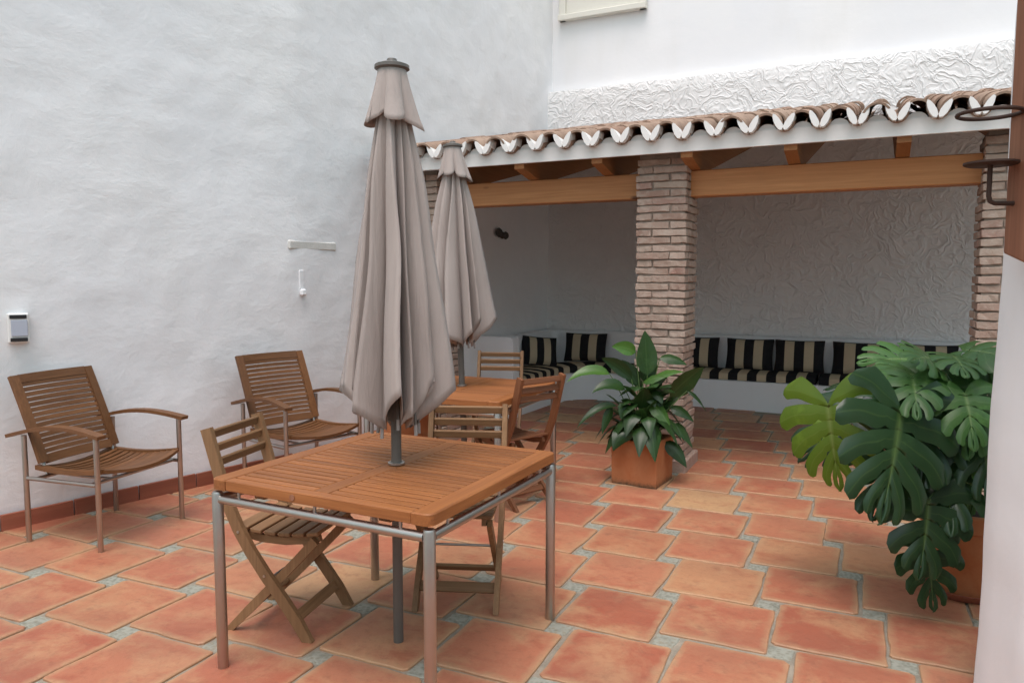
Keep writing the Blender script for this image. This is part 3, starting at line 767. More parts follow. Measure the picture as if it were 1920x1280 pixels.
# ------------------------------------------------------------------ tables
def make_table(name):
    t = empty(name); H = .742
    legm = MB().lathe([(.001, 0), (.018, 0), (.0205, .006), (.0205, .682), (.017, .690), (.001, .692)], 20).mesh('leg', True, 40); legm.materials.append(M_steel)
    for sx in (-1, 1):
        for sy in (-1, 1): link('leg', legm, None, t, (sx * .47, sy * .47, 0))
    rx = MB().tube([(-.452, 0, 0), (.452, 0, 0)], .0165, 16).mesh('rail', True, 40); rx.materials.append(M_steel)
    for sy in (-1, 1): link('rail', rx, None, t, (0, sy * .47, .662))
    for sx in (-1, 1): link('rail', rx, None, t, (sx * .47, 0, .662), (0, 0, PI / 2))
    sp = MB().tube([(0, 0, .676), (0, 0, .702)], .006, 8).mesh('spacer', True, 40); sp.materials.append(M_steel)
    for s1 in (-1, 1):
        for s2 in (-.36, 0, .36): link('spacer', sp, None, t, (s1 * .47, s2, 0)); link('spacer', sp, None, t, (s2, s1 * .47, 0))
    # bearers under the top
    for x in (-.28, .28): MB().cbox((x, 0, .6905), (.05, .90, .022), .003).build('bearer', M_teak_y, t)
    W = .487; zt = H - .02
    # side boards with rounded outer corners
    def side(sx):
        m = MB(); r = .028; w = .075; ol = []
        for cy, a0 in ((-(W - r), -PI / 2), (W - r, 0)):
            for i in range(6):
                a = a0 + (PI / 2) * i / 5; ol.append((W - r + r * math.cos(a), cy + r * math.sin(a)))
        ol += [(W - w, W), (W - w, -W)]
        ol = [(sx * x, y) for x, y in ol]; k = len(ol); b = .004
        cx_ = sx * (W - w / 2)
        top = [(cx_ + (x - cx_) * .9, y * .9915, H) for x, y in ol]; m1 = [(x, y, H - b) for x, y in ol]; m2 = [(x, y, H - .04) for x, y in ol]
        m.add(top + m1 + m2, [tuple(range(k)), tuple(reversed(range(2 * k, 3 * k)))] + [(j * k + i, (j + 1) * k + i, (j + 1) * k + (i + 1) % k, j * k + (i + 1) % k) for j in range(2) for i in range(k)])
        return m.build('end_board', M_teak_y, t)
    side(-1); side(1)
    MB().cbox((0, 0, zt), (.07, 2 * W - .096, .038), .003).build('centre_board', M_teak_y, t)
    for sy in (-1, 1): MB().cbox((0, sy * (W - .022), zt), (2 * W - .153, .044, .0395), .003).build('edge_board', M_teak_x, t)
    n = 20; y0 = -W + .050; pitch = (2 * W - .10) / n; L = (2 * W - .15 - .07) / 2 - .004
    sm = MB().cbox((0, 0, 0), (L, pitch - .0095, .034), .002).mesh('slat'); sm.materials.append(M_teak_x)
    for sx in (-1, 1):
        for i in range(n):
            link('slat', sm, None, t, (sx * (.035 + .002 + L / 2), y0 + pitch * (i + .5), H - .0185))
    MB().tube([(-.085, -W - .001, zt), (-.085, -W - .003, zt)], .011, 14).build('maker_disc', M_post, t, smooth=True)
    return t
T1 = make_table('patio_table'); T1.location = (-.467, 2.966, 0); T1.rotation_euler.z = R(-27.04)
tag(T1, 'square slatted teak table on steel legs in the foreground', 'table', 'square slatted tables')
T2 = copy_tree(T1); T2.location = (-.325, 5.10, 0); T2.rotation_euler.z = R(-24)
tag(T2, 'square slatted teak table in the background by the brick pillar', 'table', 'square slatted tables')

# ------------------------------------------------------------------ parasols
def make_parasol(name, loc, label, seed, top, hem, rad, lean=(0, 0), spin=0.0, squash=(1, 1)):
    rr = random.Random(seed); u = empty(name, loc, 0, label, 'parasol', 'folded parasols standing through the tables')
    u.rotation_euler = (lean[1], lean[0], 0)
    MB().tube([(0, 0, .0), (0, 0, top - .02)], .0205, 20).build('pole', M_pole, u, smooth=True)
    MB().lathe([(.021, .7445), (.034, .7445), (.034, .751), (.030, .754), (.021, .754)], 24).build('collar', M_steel, u, smooth=True)
    MB().lathe([(.001, top + .028), (.018, top + .027), (.022, top + .016), (.045, top + .010), (.066, top + .002), (.067, top - .010), (.055, top - .016), (.021, top - .02)], 28).build('finial_cap', M_pole, u, smooth=True)
    NR = 8; N = 11; S = 14; NT = 34
    amp = [rr.uniform(.78, 1.12) for _ in range(N)]; skew = [rr.choice((-1, 1)) * rr.uniform(.1, .6) for _ in range(N)]; rad2 = [rr.uniform(.66, 1.16) for _ in range(N)]
    hz = [rr.uniform(-.075, .07) for _ in range(N)]; ribr = [rr.uniform(.9, 1.15) for _ in range(N + 1)]; ribr[N] = ribr[0]
    ribz = [rr.uniform(-.02, .02) for _ in range(N + 1)]; ribz[N] = ribz[0]
    pw = [rr.uniform(.45, 1.55) for _ in range(N)]; tot = sum(pw); pa = [sum(pw[:i]) / tot for i in range(N + 1)]
    m = MB(); cols = N * S
    for j in range(NT + 1):
        t = j / NT
        for c in range(cols):
            k, fi = divmod(c, S); fr = fi / S
            tri = 1 - abs(2 * fr - 1); f = tri ** .95
            rib = (.030 + .034 * t ** .8) * lerp(ribr[k], ribr[k + 1], fr)
            mid_ = (.058 + (rad * (rad2[k] * .55 + .45 * min(1.15, .55 + .45 * pw[k])) - .058) * t ** .95) * (amp[k] * .25 + .75)
            r = lerp(rib, mid_, f * (.55 + .45 * sstep(.0, .35, t)))
            an = 2 * PI * lerp(pa[k], pa[k + 1], fr) + spin + skew[k] * f * sstep(0, .6, t) * (.8 - .15 * t)
            zz = lerp(top - .03, hem + lerp(ribz[k], ribz[k + 1], fr) + f * (.135 + hz[k]), t)
            r += .020 * t * noise.noise(Vector((math.cos(an) * 1.6 + seed, math.sin(an) * 1.6, zz * 2.2 + seed)))
            an += .10 * sstep(.1, .7, t) * noise.noise(Vector((k * 3.1 + seed, zz * 2.6, 1.5)))
            r += .008 * t * math.sin(2 * PI * fr * (2 + k % 2) + k * 1.7) * (tri ** .5)
            r += .006 * noise.noise(Vector((math.cos(an) * 3 + seed, math.sin(an) * 3, zz * 3))) + .004 * noise.noise(Vector((math.cos(an) * 9 + seed, math.sin(an) * 9, zz * 1.2)))
            m.v.append((r * math.cos(an) * squash[0], r * math.sin(an) * squash[1], zz))
    m.f = [(j * cols + c, j * cols + (c + 1) % cols, (j + 1) * cols + (c + 1) % cols, (j + 1) * cols + c) for j in range(NT) for c in range(cols)]
    cn = m.build('canopy', M_cloth, u, smooth=True, angle=None)
    sd_ = cn.modifiers.new('thickness', 'SOLIDIFY'); sd_.thickness = .002
    # vent flap at the top
    m = MB(); N = 6; NT2 = 10; vh = .215 if rad < .24 else .2; S2 = 12; cols = N * S2
    va = [rr.uniform(.6, 1.35) for _ in range(N)]
    for j in range(NT2 + 1):
        t = j / NT2
        for c in range(cols):
            k, fi = divmod(c, S2); fr = fi / S2; f = math.sin(PI * fr) ** .8
            an = 2 * PI * (k + fr) / N + spin + .25 * math.sin(2 * PI * fr) * t * (skew[k] * 2)
            r = .054 + (.040 + .052 * (f * va[k] - .5)) * t ** 1.1
            m.v.append((r * math.cos(an) * lerp(1, squash[0], t), r * math.sin(an), top - .012 - (vh + .020 * (2 * f - 1) + .09 * (va[k] - 1)) * t))
    m.f = [(j * cols + c, j * cols + (c + 1) % cols, (j + 1) * cols + (c + 1) % cols, (j + 1) * cols + c) for j in range(NT2) for c in range(cols)]
    # stitched seams down each rib
    vf = m.build('vent_flap', M_cloth, u, smooth=True, angle=None); s2 = vf.modifiers.new('thickness', 'SOLIDIFY'); s2.thickness = .002
    # ribs with pale tips, and the runner
    for k in range(NR):
        an = 2 * PI * k / NR + spin; r1 = .088 * ribr[k]
        rb = MB().tube([(.035 * math.cos(an), .035 * math.sin(an), top - .08), (r1 * math.cos(an), r1 * math.sin(an), hem + ribz[k] + .02)], .006, 6).build('rib', M_pole, u)
        MB().tube([(r1 * math.cos(an), r1 * math.sin(an), hem + ribz[k] + .02), ((r1 + .002) * math.cos(an), (r1 + .002) * math.sin(an), hem + ribz[k] - .022)], .007, 8).build('rib_tip', M_tip, rb)
    MB().lathe([(.021, hem + .02), (.034, hem + .02), (.036, hem + .06), (.034, hem + .10), (.021, hem + .10)], 20).build('runner', M_pole, u, smooth=True)
    return u
make_parasol('parasol', (-.462, 2.960, 0), 'tall folded taupe parasol through the foreground table', 4, 2.285, .90, .24, (R(.1), 0), R(14))
make_parasol('parasol', (-.318, 5.13, 0), 'folded taupe parasol farther back, through the second table', 17, 2.36, 1.02, .262, (R(-1.9), 0), R(40))

# ------------------------------------------------------------------ folding chairs
def make_folding_chair(name, mats, width=.385):
    mx, mz, my = mats; t = empty(name); hw = width / 2
    # post: top rear, down past the seat, bowing forward to the front foot  (y forward, z up)
    post = [(-.265, .865), (-.235, .76), (-.205, .655), (-.172, .55), (-.130, .455), (-.075, .362), (-.010, .270), (.062, .178), (.128, .088), (.178, 0.0)]
    leg2 = [(.205, .425), (.13, .345), (.02, .232), (-.10, .112), (-.205, 0.0)]
    def bar(x, pts, w, th):
        pts3 = [Vector((x, y, z)) for y, z in pts]; nor = []
        for i in range(len(pts3)):
            d = (pts3[min(i + 1, len(pts3) - 1)] - pts3[max(i - 1, 0)]).normalized(); nor.append((Vector((0, -d.z, d.y)), Vector((1, 0, 0))))
        m = MB().ribbon(pts3, nor, th, w)
        # flatten the foot onto the floor
        m.v = [(a, b, max(c, 0.0)) for a, b, c in m.v]; return m
    for s in (-1, 1):
        pst = bar(s * (hw - .012), post, .046, .024).build('post', mz, t)
        rl = bar(s * (hw - .036), leg2, .036, .022).build('rear_leg', mz, t)
        for (y, z) in ((-.010, .270), (-.125, .445)): MB().tube([(s * (hw + .0005), y, z), (s * (hw + .003), y, z)], .006, 10).build('bolt', M_steel, pst)
        # seat side rail, gently bowed
        sr = [(-.14, .425), (-.05, .408), (.06, .405), (.16, .418), (.215, .432)]
        rail = bar(s * (hw - .036 if False else hw - .060), sr, .032, .020).build('seat_rail', my, t)
    n = 6
    for i in range(n):
        y = -.125 + i * .064; z = .440 + .9 * (y - .05) ** 2 * .6
        MB().cbox((0, 0, 0), (width - .05 if i else width - .06, .052, .016), .003).build('seat_slat', mx, t, loc=(0, y, z), rot=(.9 * (y - .05) * 1.2, 0, 0))
    for k, (y, z) in enumerate(((-.257, .838), (-.241, .781), (-.225, .724))):
        MB().cbox((0, 0, 0), (width - .045, .015, .038), .004).build('back_slat', mx, t, loc=(0, y, z), rot=(R(-15.5), 0, 0))
    MB().cbox((0, 0, 0), (width - .045, .018, .046), .003).build('front_rung', mx, t, loc=(0, .118, .100), rot=(R(36), 0, 0))
    MB().cbox((0, 0, 0), (width - .095, .018, .040), .003).build('rear_rung', mx, t, loc=(0, -.115, .10), rot=(R(-45), 0, 0))
    MB().tube([(-(hw - .05), .0, .252), (hw - .05, .0, .252)], .006, 8).build('pivot_rod', M_steel, t)
    return t
def face(az): return R(az - 90)
C0 = make_folding_chair('folding_chair', (M_pale_x, M_pale_z, M_pale_y)); C0.location = (-.955, 3.175, 0); C0.rotation_euler.z = face(-14)
tag(C0, 'olive brown wooden folding chair tucked under the left side of the foreground table', 'chair', 'wooden folding chairs')
C1 = copy_tree(C0); C1.location = (-.235, 3.405, 0); C1.rotation_euler.z = face(-95)
tag(C1, 'pale wooden folding chair at the far side of the foreground table', 'chair', 'wooden folding chairs')
C2 = copy_tree(C0); C2.location = (-.125, 6.06, 0); C2.rotation_euler.z = face(-97)
tag(C2, 'pale folding chair standing behind the far table, in front of the bench end', 'chair', 'wooden folding chairs')
C3 = make_folding_chair('folding_chair', (M_red_x, M_red_z, M_red_y)); C3.location = (.015, 4.905, 0); C3.rotation_euler.z = face(131)
tag(C3, 'reddish brown folding chair turned away at the right side of the far table', 'chair', 'wooden folding chairs')

# ------------------------------------------------------------------ armchairs
def make_armchair(name):
    t = empty(name); hw = .30; yf, yb = .258, -.258
    def leg(x, y, zt): MB().lathe([(.001, 0), (.0125, 0), (.0145, .004), (.0145, zt), (.001, zt)], 16, (x, y, 0)).build('leg', M_steel, t, smooth=True)
    for s in (-1, 1): leg(s * hw, yf, .640); leg(s * hw, yb, .612)
    for s in (-1, 1): MB().tube([(s * hw, yb + .012, .372), (s * hw, yf - .012, .372)], .0115, 12).build('side_rail', M_steel, t, smooth=True)
    for y in (yf - .05, yb + .07): MB().tube([(-hw, y, .372), (hw, y, .372)], .0105, 12).build('cross_rail', M_steel, t, smooth=True)
    # seat: slats running across, dished, bowed front
    n = 12
    for i in range(n):
        f = i / (n - 1); y = -.215 + f * .475; pts = []; nor = []; half = lerp(.245, .272, f)
        for q in range(9):
            x = -half + 2 * half * q / 8; xx = x / half
            z = .425 + .018 * f - .030 * (1 - xx * xx) - .022 * math.sin(PI * f) + (.012 * (f > .9)) * 0
            yy = y + (.045 * (1 - xx * xx) * (f - .15))
            pts.append((x, yy, z)); nor.append((Vector((0, 0, 1)), Vector((0, 1, 0))))
        MB().ribbon(pts, nor, .0355, .018).build('seat_slat', M_arm_x, t)
    for s in (-1, 1):
        pts = [(s * lerp(.246, .274, i / 8), -.235 + .50 * i / 8, .424 + .018 * i / 8 - .016 * math.sin(PI * i / 8)) for i in range(9)]
        MB().ribbon(pts, [(Vector((0, 0, 1)), Vector((1, 0, 0)))] * 9, .032, .026).build('seat_rail', M_arm_y, t)
    for x in (-.16, .16): MB().tube([(x, -.19, .372), (x, .0, .368), (x, .20, .372)], .008, 8).build('seat_strut', M_steel, t, smooth=True)
    # backrest: frame leaning back with curved slats
    def bk(x, s):   # s 0 bottom .. 1 top
        curve = -.030 * (1 - (x / .265) ** 2)
        return Vector((x, -.185 - .175 * s - .02 * s * s + curve, .452 + .475 * s))
    ln = (bk(0, 1) - bk(0, 0)).normalized(); nv = Vector((0, ln.z, -ln.y))
    for s in (-1, 1):
        pts = [bk(s * .245, i / 6 * 1.006) for i in range(7)]
        MB().ribbon(pts, [(nv, Vector((1, 0, 0)))] * 7, .052, .022).build('back_stile', M_arm_z, t)
    for s0, w in ((.028, .05), (.960, .050)):
        pts = [bk(-.22 + .44 * q / 8, s0) for q in range(9)]; MB().ribbon(pts, [(nv, ln)] * 9, w, .021).build('back_rail', M_arm_x, t)
    n = 14
    for i in range(n):
        s0 = .085 + (.925 - .085) * (i + .5) / n; pts = [bk(-.222 + .444 * q / 8, s0) for q in range(9)]
        MB().ribbon(pts, [(nv, ln)] * 9, .0228, .013).build('back_slat', M_arm_x, t)
    # steel back supports
    for s in (-1, 1): MB().tube([(s * .235, -.175, .385), tuple(bk(s * .235, .12) - nv * .015)], .009, 8).build('back_bracket', M_steel, t, smooth=True)
    # arms, arched
    for s in (-1, 1):
        pts = []; nor = []
        for i in range(13):
            f = i / 12; y = lerp(yb - .10, yf + .045, f); z = .612 + .030 * f + .052 * math.sin(PI * (f * .92 + .04)) - .012
            pts.append(Vector((s * (hw + .004 - .012 * math.sin(PI * f)), y, z)))
        for i in range(13):
            d = (pts[min(i + 1, 12)] - pts[max(i - 1, 0)]).normalized(); nor.append((Vector((0, -d.z, d.y)) * -1, Vector((1, 0, 0))))
        MB().ribbon(pts, nor, .056, .020).build('armrest', M_arm_y, t)
    return t
A1 = make_armchair('armchair'); A1.location = (-2.366, 4.328, 0); A1.rotation_euler.z = face(-18.5)
tag(A1, 'teak slat armchair on steel legs nearest the camera at the left wall', 'armchair', 'teak armchairs along the wall')
A2 = copy_tree(A1); A2.location = (-1.475, 5.24, 0); A2.rotation_euler.z = face(-40)
tag(A2, 'teak slat armchair against the left wall behind the parasol', 'armchair', 'teak armchairs along the wall')

# ------------------------------------------------------------------ terracotta planters
def square_pot(name, loc, rz, s, h, label):
    o = empty(name, loc, rz, label, 'planter'); m = MB(); a = s / 2; b = a * .955; w = .022
    def sq(r, z): return [(-r, -r, z), (r, -r, z), (r, r, z), (-r, r, z)]
    rings = [sq(b, 0), sq(b + .004, .012), sq(a, h - .008), sq(a - .005, h), sq(a - w, h), sq(a - w, h - .05)]
    m.v = [v for r in rings for v in r]; k = len(rings)
    m.f = [(i * 4 + j, i * 4 + (j + 1) % 4, (i + 1) * 4 + (j + 1) % 4, (i + 1) * 4 + j) for i in range(k - 1) for j in range(4)] + [(3, 2, 1, 0)]
    pt = m.build('pot', M_pot, o); bv = pt.modifiers.new('soft', 'BEVEL'); bv.width = .007; bv.segments = 2; bv.limit_method = 'ANGLE'
    sm = MB(); n = 10; r = a - w
    for i in range(n + 1):
        for j in range(n + 1):
            x = -r + 2 * r * i / n; y = -r + 2 * r * j / n; sm.v.append((x, y, h - .045 + .012 * noise.noise(Vector((x * 20, y * 20, 1)))))
    sm.f = [(i * (n + 1) + j, (i + 1) * (n + 1) + j, (i + 1) * (n + 1) + j + 1, i * (n + 1) + j + 1) for i in range(n) for j in range(n)]
    sm.build('soil', M_soil, o); return o
square_pot('terracotta_planter', (.948, 5.40, 0), R(-31), .345, .335, 'square terracotta pot in front of the middle brick pillar')
square_pot('terracotta_planter', (-.80, 5.62, 0), R(-48), .30, .66, 'tall terracotta planter half hidden behind the foreground table and parasol')

# ------------------------------------------------------------------ leaves
def blade(base, tip, width, sag, side, fold=.25, n=10, mid=None, twist=0.0):
    """lance-shaped leaf from base to tip, bowed; returns a mesh in world axes relative to base"""
    base = Vector(base); tip = Vector(tip); d = tip - base; L = d.length
    ctrl = base + d * .5 + Vector((0, 0, sag)) if mid is None else Vector(mid)
    m = MB(); uvs = []; side = Vector(side).normalized()
    for i in range(n + 1):
        t = i / n; p = base * (1 - t) ** 2 + ctrl * 2 * t * (1 - t) + tip * t * t
        tg = ((ctrl - base) * (1 - t) + (tip - ctrl) * t).normalized()
        sv = (side - tg * side.dot(tg)).normalized(); sv = Matrix.Rotation(twist * t, 3, tg) @ sv; up = sv.cross(tg)
        w = width * (math.sin(PI * min(1, t ** .75)) ** .8 * (1 - .12 * t)) * .5 if 0 < t < 1 else .0015
        for q, fr in ((-1, 1), (-.5, .5), (0, 0), (.5, .5), (1, 1)):
            rip = .05 * w * math.sin(t * 23 + q * 2) * abs(q)
            m.v.append(tuple(p - base + sv * (q * w * math.cos(fold * fr)) + up * (abs(q) * w * math.sin(fold) + rip))); uvs.append((abs(q), (t * 9) % 1.0 if abs(q) > .1 else .0))
    m.f = [(i * 5 + j, i * 5 + j + 1, (i + 1) * 5 + j + 1, (i + 1) * 5 + j) for i in range(n) for j in range(4)]
    me = m.mesh('leaf', True, None, fix=False); uvl = me.uv_layers.new(name='UVMap')
    for lp in me.loops: uvl.data[lp.index].uv = uvs[lp.vertex_index]
    return me
def petiole(a, b, r0, r1, sag=0.0, out=None):
    a, b = Vector(a), Vector(b); c = (a + b) / 2 + (out if out is not None else Vector((0, 0, sag)))
    pts = [a * (1 - t) ** 2 + c * 2 * t * (1 - t) + b * t * t for t in [i / 6 for i in range(7)]]
    return [tuple(p) for p in pts], [lerp(r0, r1, i / 6) for i in range(7)]

lily = empty('peace_lily', (.948, 5.40, .285), 0, 'peace lily with arching glossy leaves in the square terracotta pot', 'plant', None)
# (blade base, blade tip, width, sag, facing side, young?)   metres from the pot's soil centre: x right, y away, z up
LV = [((.02, -.04, .50), (.0, -.02, .82), .13, 0, (1, 0, 0), 0), ((-.06, .0, .66), (-.235, -.03, .705), .085, .03, (.2, .1, 1), 1),
      ((-.25, -.04, .51), (-.56, -.10, .46), .075, .10, (0, .6, .8), 1), ((-.09, -.02, .47), (-.31, -.06, .625), .085, .05, (.5, .2, .8), 0),
      ((-.14, -.05, .40), (-.385, -.13, .385), .085, .09, (.2, .7, .7), 0), ((-.20, -.06, .285), (-.49, -.14, .14), .05, .11, (.1, .7, .7), 0),
      ((-.23, -.06, .27), (-.31, -.12, .09), .06, .04, (.8, .4, .2), 0), ((-.10, -.12, .15), (-.245, -.23, -.005), .125, .08, (.75, .3, .5), 0),
      ((.035, -.10, .315), (.155, -.20, .155), .10, .04, (.75, .5, .3), 1), ((.02, -.13, .16), (.03, -.33, -.06), .13, .12, (1, .1, .1), 0),
      ((.15, -.08, .03), (.285, -.16, -.14), .095, .05, (.8, .4, .3), 0), ((.22, -.06, .16), (.335, -.12, -.01), .085, .05, (.8, .5, .2), 0),
      ((.18, -.06, .27), (.345, -.10, .175), .08, .05, (.6, .6, .5), 0), ((.18, -.05, .35), (.41, -.09, .565), .135, .03, (.6, .3, -.6), 0),
      ((.30, -.06, .39), (.43, -.10, .25), .035, .06, (.7, .5, .3), 0), ((.07, -.06, .49), (.265, -.12, .535), .07, .04, (.1, .8, .6), 1),
      ((.11, -.02, .62), (.30, -.04, .575), .075, .04, (.1, .7, .6), 0), ((-.02, -.09, .455), (.12, -.16, .50), .07, .03, (.3, .6, .5), 1),
      ((-.03, -.09, .27), (-.02, -.17, .43), .12, .02, (1, .1, -.2), 0), ((-.12, -.09, .30), (-.18, -.15, .20), .09, .03, (.7, .4, .3), 0),
      ((.0, .02, .45), (.08, .03, .66), .11, .01, (1, .2, 0), 0), ((-.04, .03, .42), (-.15, .06, .60), .10, .01, (.9, .3, .2), 0)]
rr = random.Random(77)
for _ in range(58):
    an = rr.uniform(0, 2 * PI); r0 = rr.uniform(.05, .12); r1 = r0 + rr.uniform(.08, .2); z0 = rr.uniform(.08, .42); 
    LV.append(((r0 * math.cos(an), r0 * math.sin(an) * .8 - .02, z0), (r1 * math.cos(an), r1 * math.sin(an) * .8 - .02, z0 + rr.uniform(-.10, .16)), rr.uniform(.06, .10), .05, (-math.sin(an), math.cos(an), .2), 0))
for i in range(20):
    an = 2 * PI * i / 20 + rr.uniform(-.12, .12); r0 = rr.uniform(.09, .15); r1 = r0 + rr.uniform(.15, .21); z0 = rr.uniform(.12, .24)
    if math.sin(an) > .55: continue
    LV.append(((r0 * math.cos(an), r0 * math.sin(an), z0), (r1 * math.cos(an), r1 * math.sin(an), z0 - rr.uniform(.10, .22)), rr.uniform(.075, .11), .13, (-math.sin(an), math.cos(an), .15), 0))
for b, tp, w, sg, sd_, yg in LV:
    o = link('leaf', blade(b, tp, w * 1.28, sg, sd_, twist=rr.uniform(-.4, .4)), M_lilyb if yg else M_lily, lily, b)
    ro = (b[0] * .18 + rr.uniform(-.02, .02), b[1] * .18 + rr.uniform(-.02, .02), -.01)
    pts, rs = petiole((ro[0] - b[0], ro[1] - b[1], ro[2] - b[2]), (0, 0, 0), .0055, .0032, out=Vector((-b[0] * .18, -b[1] * .18, .05)))
    MB().tube(pts, rs, 6, False).build('petiole', M_stem, o, smooth=True)

# ------------------------------------------------------------------ monstera
def monstera_mesh(L, seed, nf=6, droop=.3, cup=.25):
    rr = random.Random(seed); m = MB(); uvs = []
    VN = 14; v0 = .27
    for side in (1, -1):
        for k in range(nf):
            w_f = .27 + rr.uniform(-.06, .08); hole = rr.random() < .75; hv = rr.uniform(.10, .16); ln = rr.uniform(.94, 1.04)
            ss = [0, .2, .4, .6, .8, 1.0, 1.25]            # 1.0 marks this finger's edge, 1.25 the next finger's start
            base = len(m.v)
            for iv in range(VN + 1):
                v = iv / VN
                slit = (w_f * sstep(v0, .68, v)) if k < nf - 1 else 0.0
                if hole and hv <= v <= hv + .16: slit = max(slit, .16 * math.sin(PI * (v - hv) / .16))
                for si, s in enumerate(ss):
                    if s <= 1.0: sv = s * (1 - slit)
                    else: sv = 1.0
                    if v > .86:
                        c_ = (1 - slit) / 2; nar = 1 - .55 * ((v - .86) / .14) ** 2
                        if s <= 1.0: sv = c_ + (sv - c_) * nar
                    u = (k + sv) / nf
                    ph = R(lerp(158, 12, u ** .62)); mid_ = max(0, (u - .12) / .88) ** 1.05 * L * .86
                    prof = L * (.56 + .10 * math.sin(PI * min(1, u * 1.1)) - .33 * u ** 2.2) * ln
                    if v > .9 and s <= 1: prof *= 1 - .03 * abs(sv / (1 - slit + 1e-6) - .5) * 2
                    # fingers bend towards the tip
                    ph2 = ph - R(20) * v
                    x = side * v * prof * math.sin(ph2); y = mid_ + v * prof * math.cos(ph2)
                    z = cup * v * prof * .35 - droop * (v * prof) ** 2 / L * .9 - .55 * droop * max(0, y) ** 2 / L + .02 * L * math.sin(PI * s) * (v ** .6) * (s <= 1)
                    m.v.append((x, y, z)); uvs.append((v, s if s <= 1 else 0.0))
            C = len(ss)
            for iv in range(VN):
                va, vb = iv / VN, (iv + 1) / VN
                for si in range(C - 1):
                    if si == C - 2:
                        if k == nf - 1: continue
                        sa_ = max(sstep(v0, .68, va), .0); sb_ = sstep(v0, .68, vb)
                        if sb_ > 0.0: continue
                        if hole and vb > hv and va < hv + .16: 
                            continue
                    a = base + iv * C + si; f = (a, a + 1, a + C + 1, a + C); m.f.append(f if side == 1 else tuple(reversed(f)))
    me = m.mesh('leaf', True, None, fix=False); uvl = me.uv_layers.new(name='UVMap')
    for lp in me.loops: uvl.data[lp.index].uv = uvs[lp.vertex_index]
    return me
MC = Vector((2.14, 3.47, 0))
mpot = empty('round_planter', tuple(MC), 0, 'round terracotta pot on a saucer holding the monstera, right edge', 'planter')
MB().lathe([(.001, .012), (.135, .012), (.145, .02), (.185, .33), (.190, .335), (.205, .340), (.210, .41), (.205, .418), (.188, .418), (.184, .36)], 40).build('pot', M_pot2, mpot, smooth=True)
MB().lathe([(.001, .0095), (.165, .0095), (.185, .03), (.190, .045), (.183, .046), (.168, .022), (.14, .018)], 40).build('saucer', M_skirt, mpot, smooth=True)
MB().lathe([(.001, .375), (.10, .382), (.186, .37)], 30).build('soil', M_soil, mpot, smooth=True)
mon = empty('monstera', (MC.x, MC.y, .375), 0, 'large monstera with split dark leaves spilling from the round pot', 'plant')
# leaf base, midrib direction, upper-face normal, length, material, mesh variant, droop
S = []
def ML(b, d, n, L, mat=0, dr=.3, seed=0): S.append((Vector(b), Vector(d).normalized(), Vector(n).normalized(), L, mat, dr, seed))
# places in metres: x right, y away from the camera, z above the floor
def MW(b, t, n, L, mat=0, dr=.3, seed=0):
    b = Vector(b); t = Vector(t); ML(b - MC - Vector((0, 0, .375)), t - b, n, L, mat, dr, seed)
MW((1.375, 3.25, .935), (1.40, 3.17, .49), (-.62, -.75, .1), .36, 1, .25, 1)      # light green, hanging left
MW((1.616, 3.10, .936), (1.51, 2.96, .56), (.10, -.85, .5), .45, 0, .20, 2)       # the big dark one
MW((1.738, 3.08, .559), (1.665, 2.97, .28), (-.1, -.88, .45), .31, 0, .22, 3)     # lower dark
MW((1.775, 3.14, .335), (1.785, 3.08, .10), (.0, -.92, .3), .25, 0, .12, 4)       # lowest
MW((1.70, 3.30, .98), (1.49, 3.12, .96), (-.1, -.6, .8), .27, 0, .4, 5)
MW((1.82, 3.36, 1.05), (1.68, 3.24, 1.08), (-.05, -.6, .75), .25, 2, .45, 6)
MW((1.93, 3.40, 1.10), (1.83, 3.20, .99), (-.1, -.6, .75), .30, 2, .4, 7)
MW((1.92, 3.60, 1.09), (1.78, 3.56, 1.11), (.1, -.6, .8), .26, 2, .4, 8)
MW((2.02, 3.30, 1.05), (1.90, 3.08, .90), (-.25, -.7, .65), .33, 2, .35, 9)
MW((2.00, 3.18, .88), (1.95, 3.02, .66), (-.35, -.8, .45), .34, 0, .3, 10)
MW((2.10, 3.42, 1.12), (2.22, 3.22, 1.08), (0, -.5, .85), .32, 2, .4, 11)
MW((1.88, 3.22, .70), (1.80, 3.02, .52), (-.3, -.75, .6), .33, 0, .3, 12)
MW((1.92, 3.75, .95), (1.70, 3.95, .95), (0, -.5, .85), .34, 0, .35, 14)
MW((1.80, 3.28, .90), (1.70, 3.08, .74), (-.1, -.75, .6), .36, 0, .35, 15)
MW((2.30, 3.40, .92), (2.55, 3.30, .88), (0, -.5, .85), .36, 0, .35, 16)
MW((1.62, 3.50, .86), (1.42, 3.48, .72), (-.3, -.6, .7), .34, 0, .3, 17)
MW((1.74, 3.40, .70), (1.62, 3.26, .50), (-.2, -.8, .5), .33, 0, .3, 18)
MW((1.84, 3.30, 1.13), (1.74, 3.18, 1.16), (-.1, -.75, .6), .22, 2, .4, 19)
MW((2.03, 3.36, 1.16), (2.10, 3.20, 1.17), (0, -.7, .7), .24, 2, .4, 20)
MW((1.98, 3.26, .98), (1.88, 3.06, .80), (-.4, -.75, .5), .30, 2, .35, 21)
MW((2.06, 3.18, .80), (2.02, 3.00, .66), (-.3, -.8, .5), .27, 2, .35, 22)
MW((1.90, 3.14, 1.00), (1.86, 2.98, .84), (-.2, -.8, .55), .24, 2, .35, 24)
MW((1.72, 3.22, 1.06), (1.66, 3.06, .98), (-.2, -.65, .7), .24, 2, .35, 25)
MW((2.04, 3.20, .92), (2.08, 3.02, .78), (-.3, -.8, .5), .26, 0, .35, 26)
MW((1.95, 3.32, 1.14), (1.90, 3.14, 1.12), (-.1, -.7, .7), .22, 2, .35, 27)
MW((1.46, 3.42, .84), (1.40, 3.36, .74), (-.5, -.7, .4), .12, 1, .3, 23)
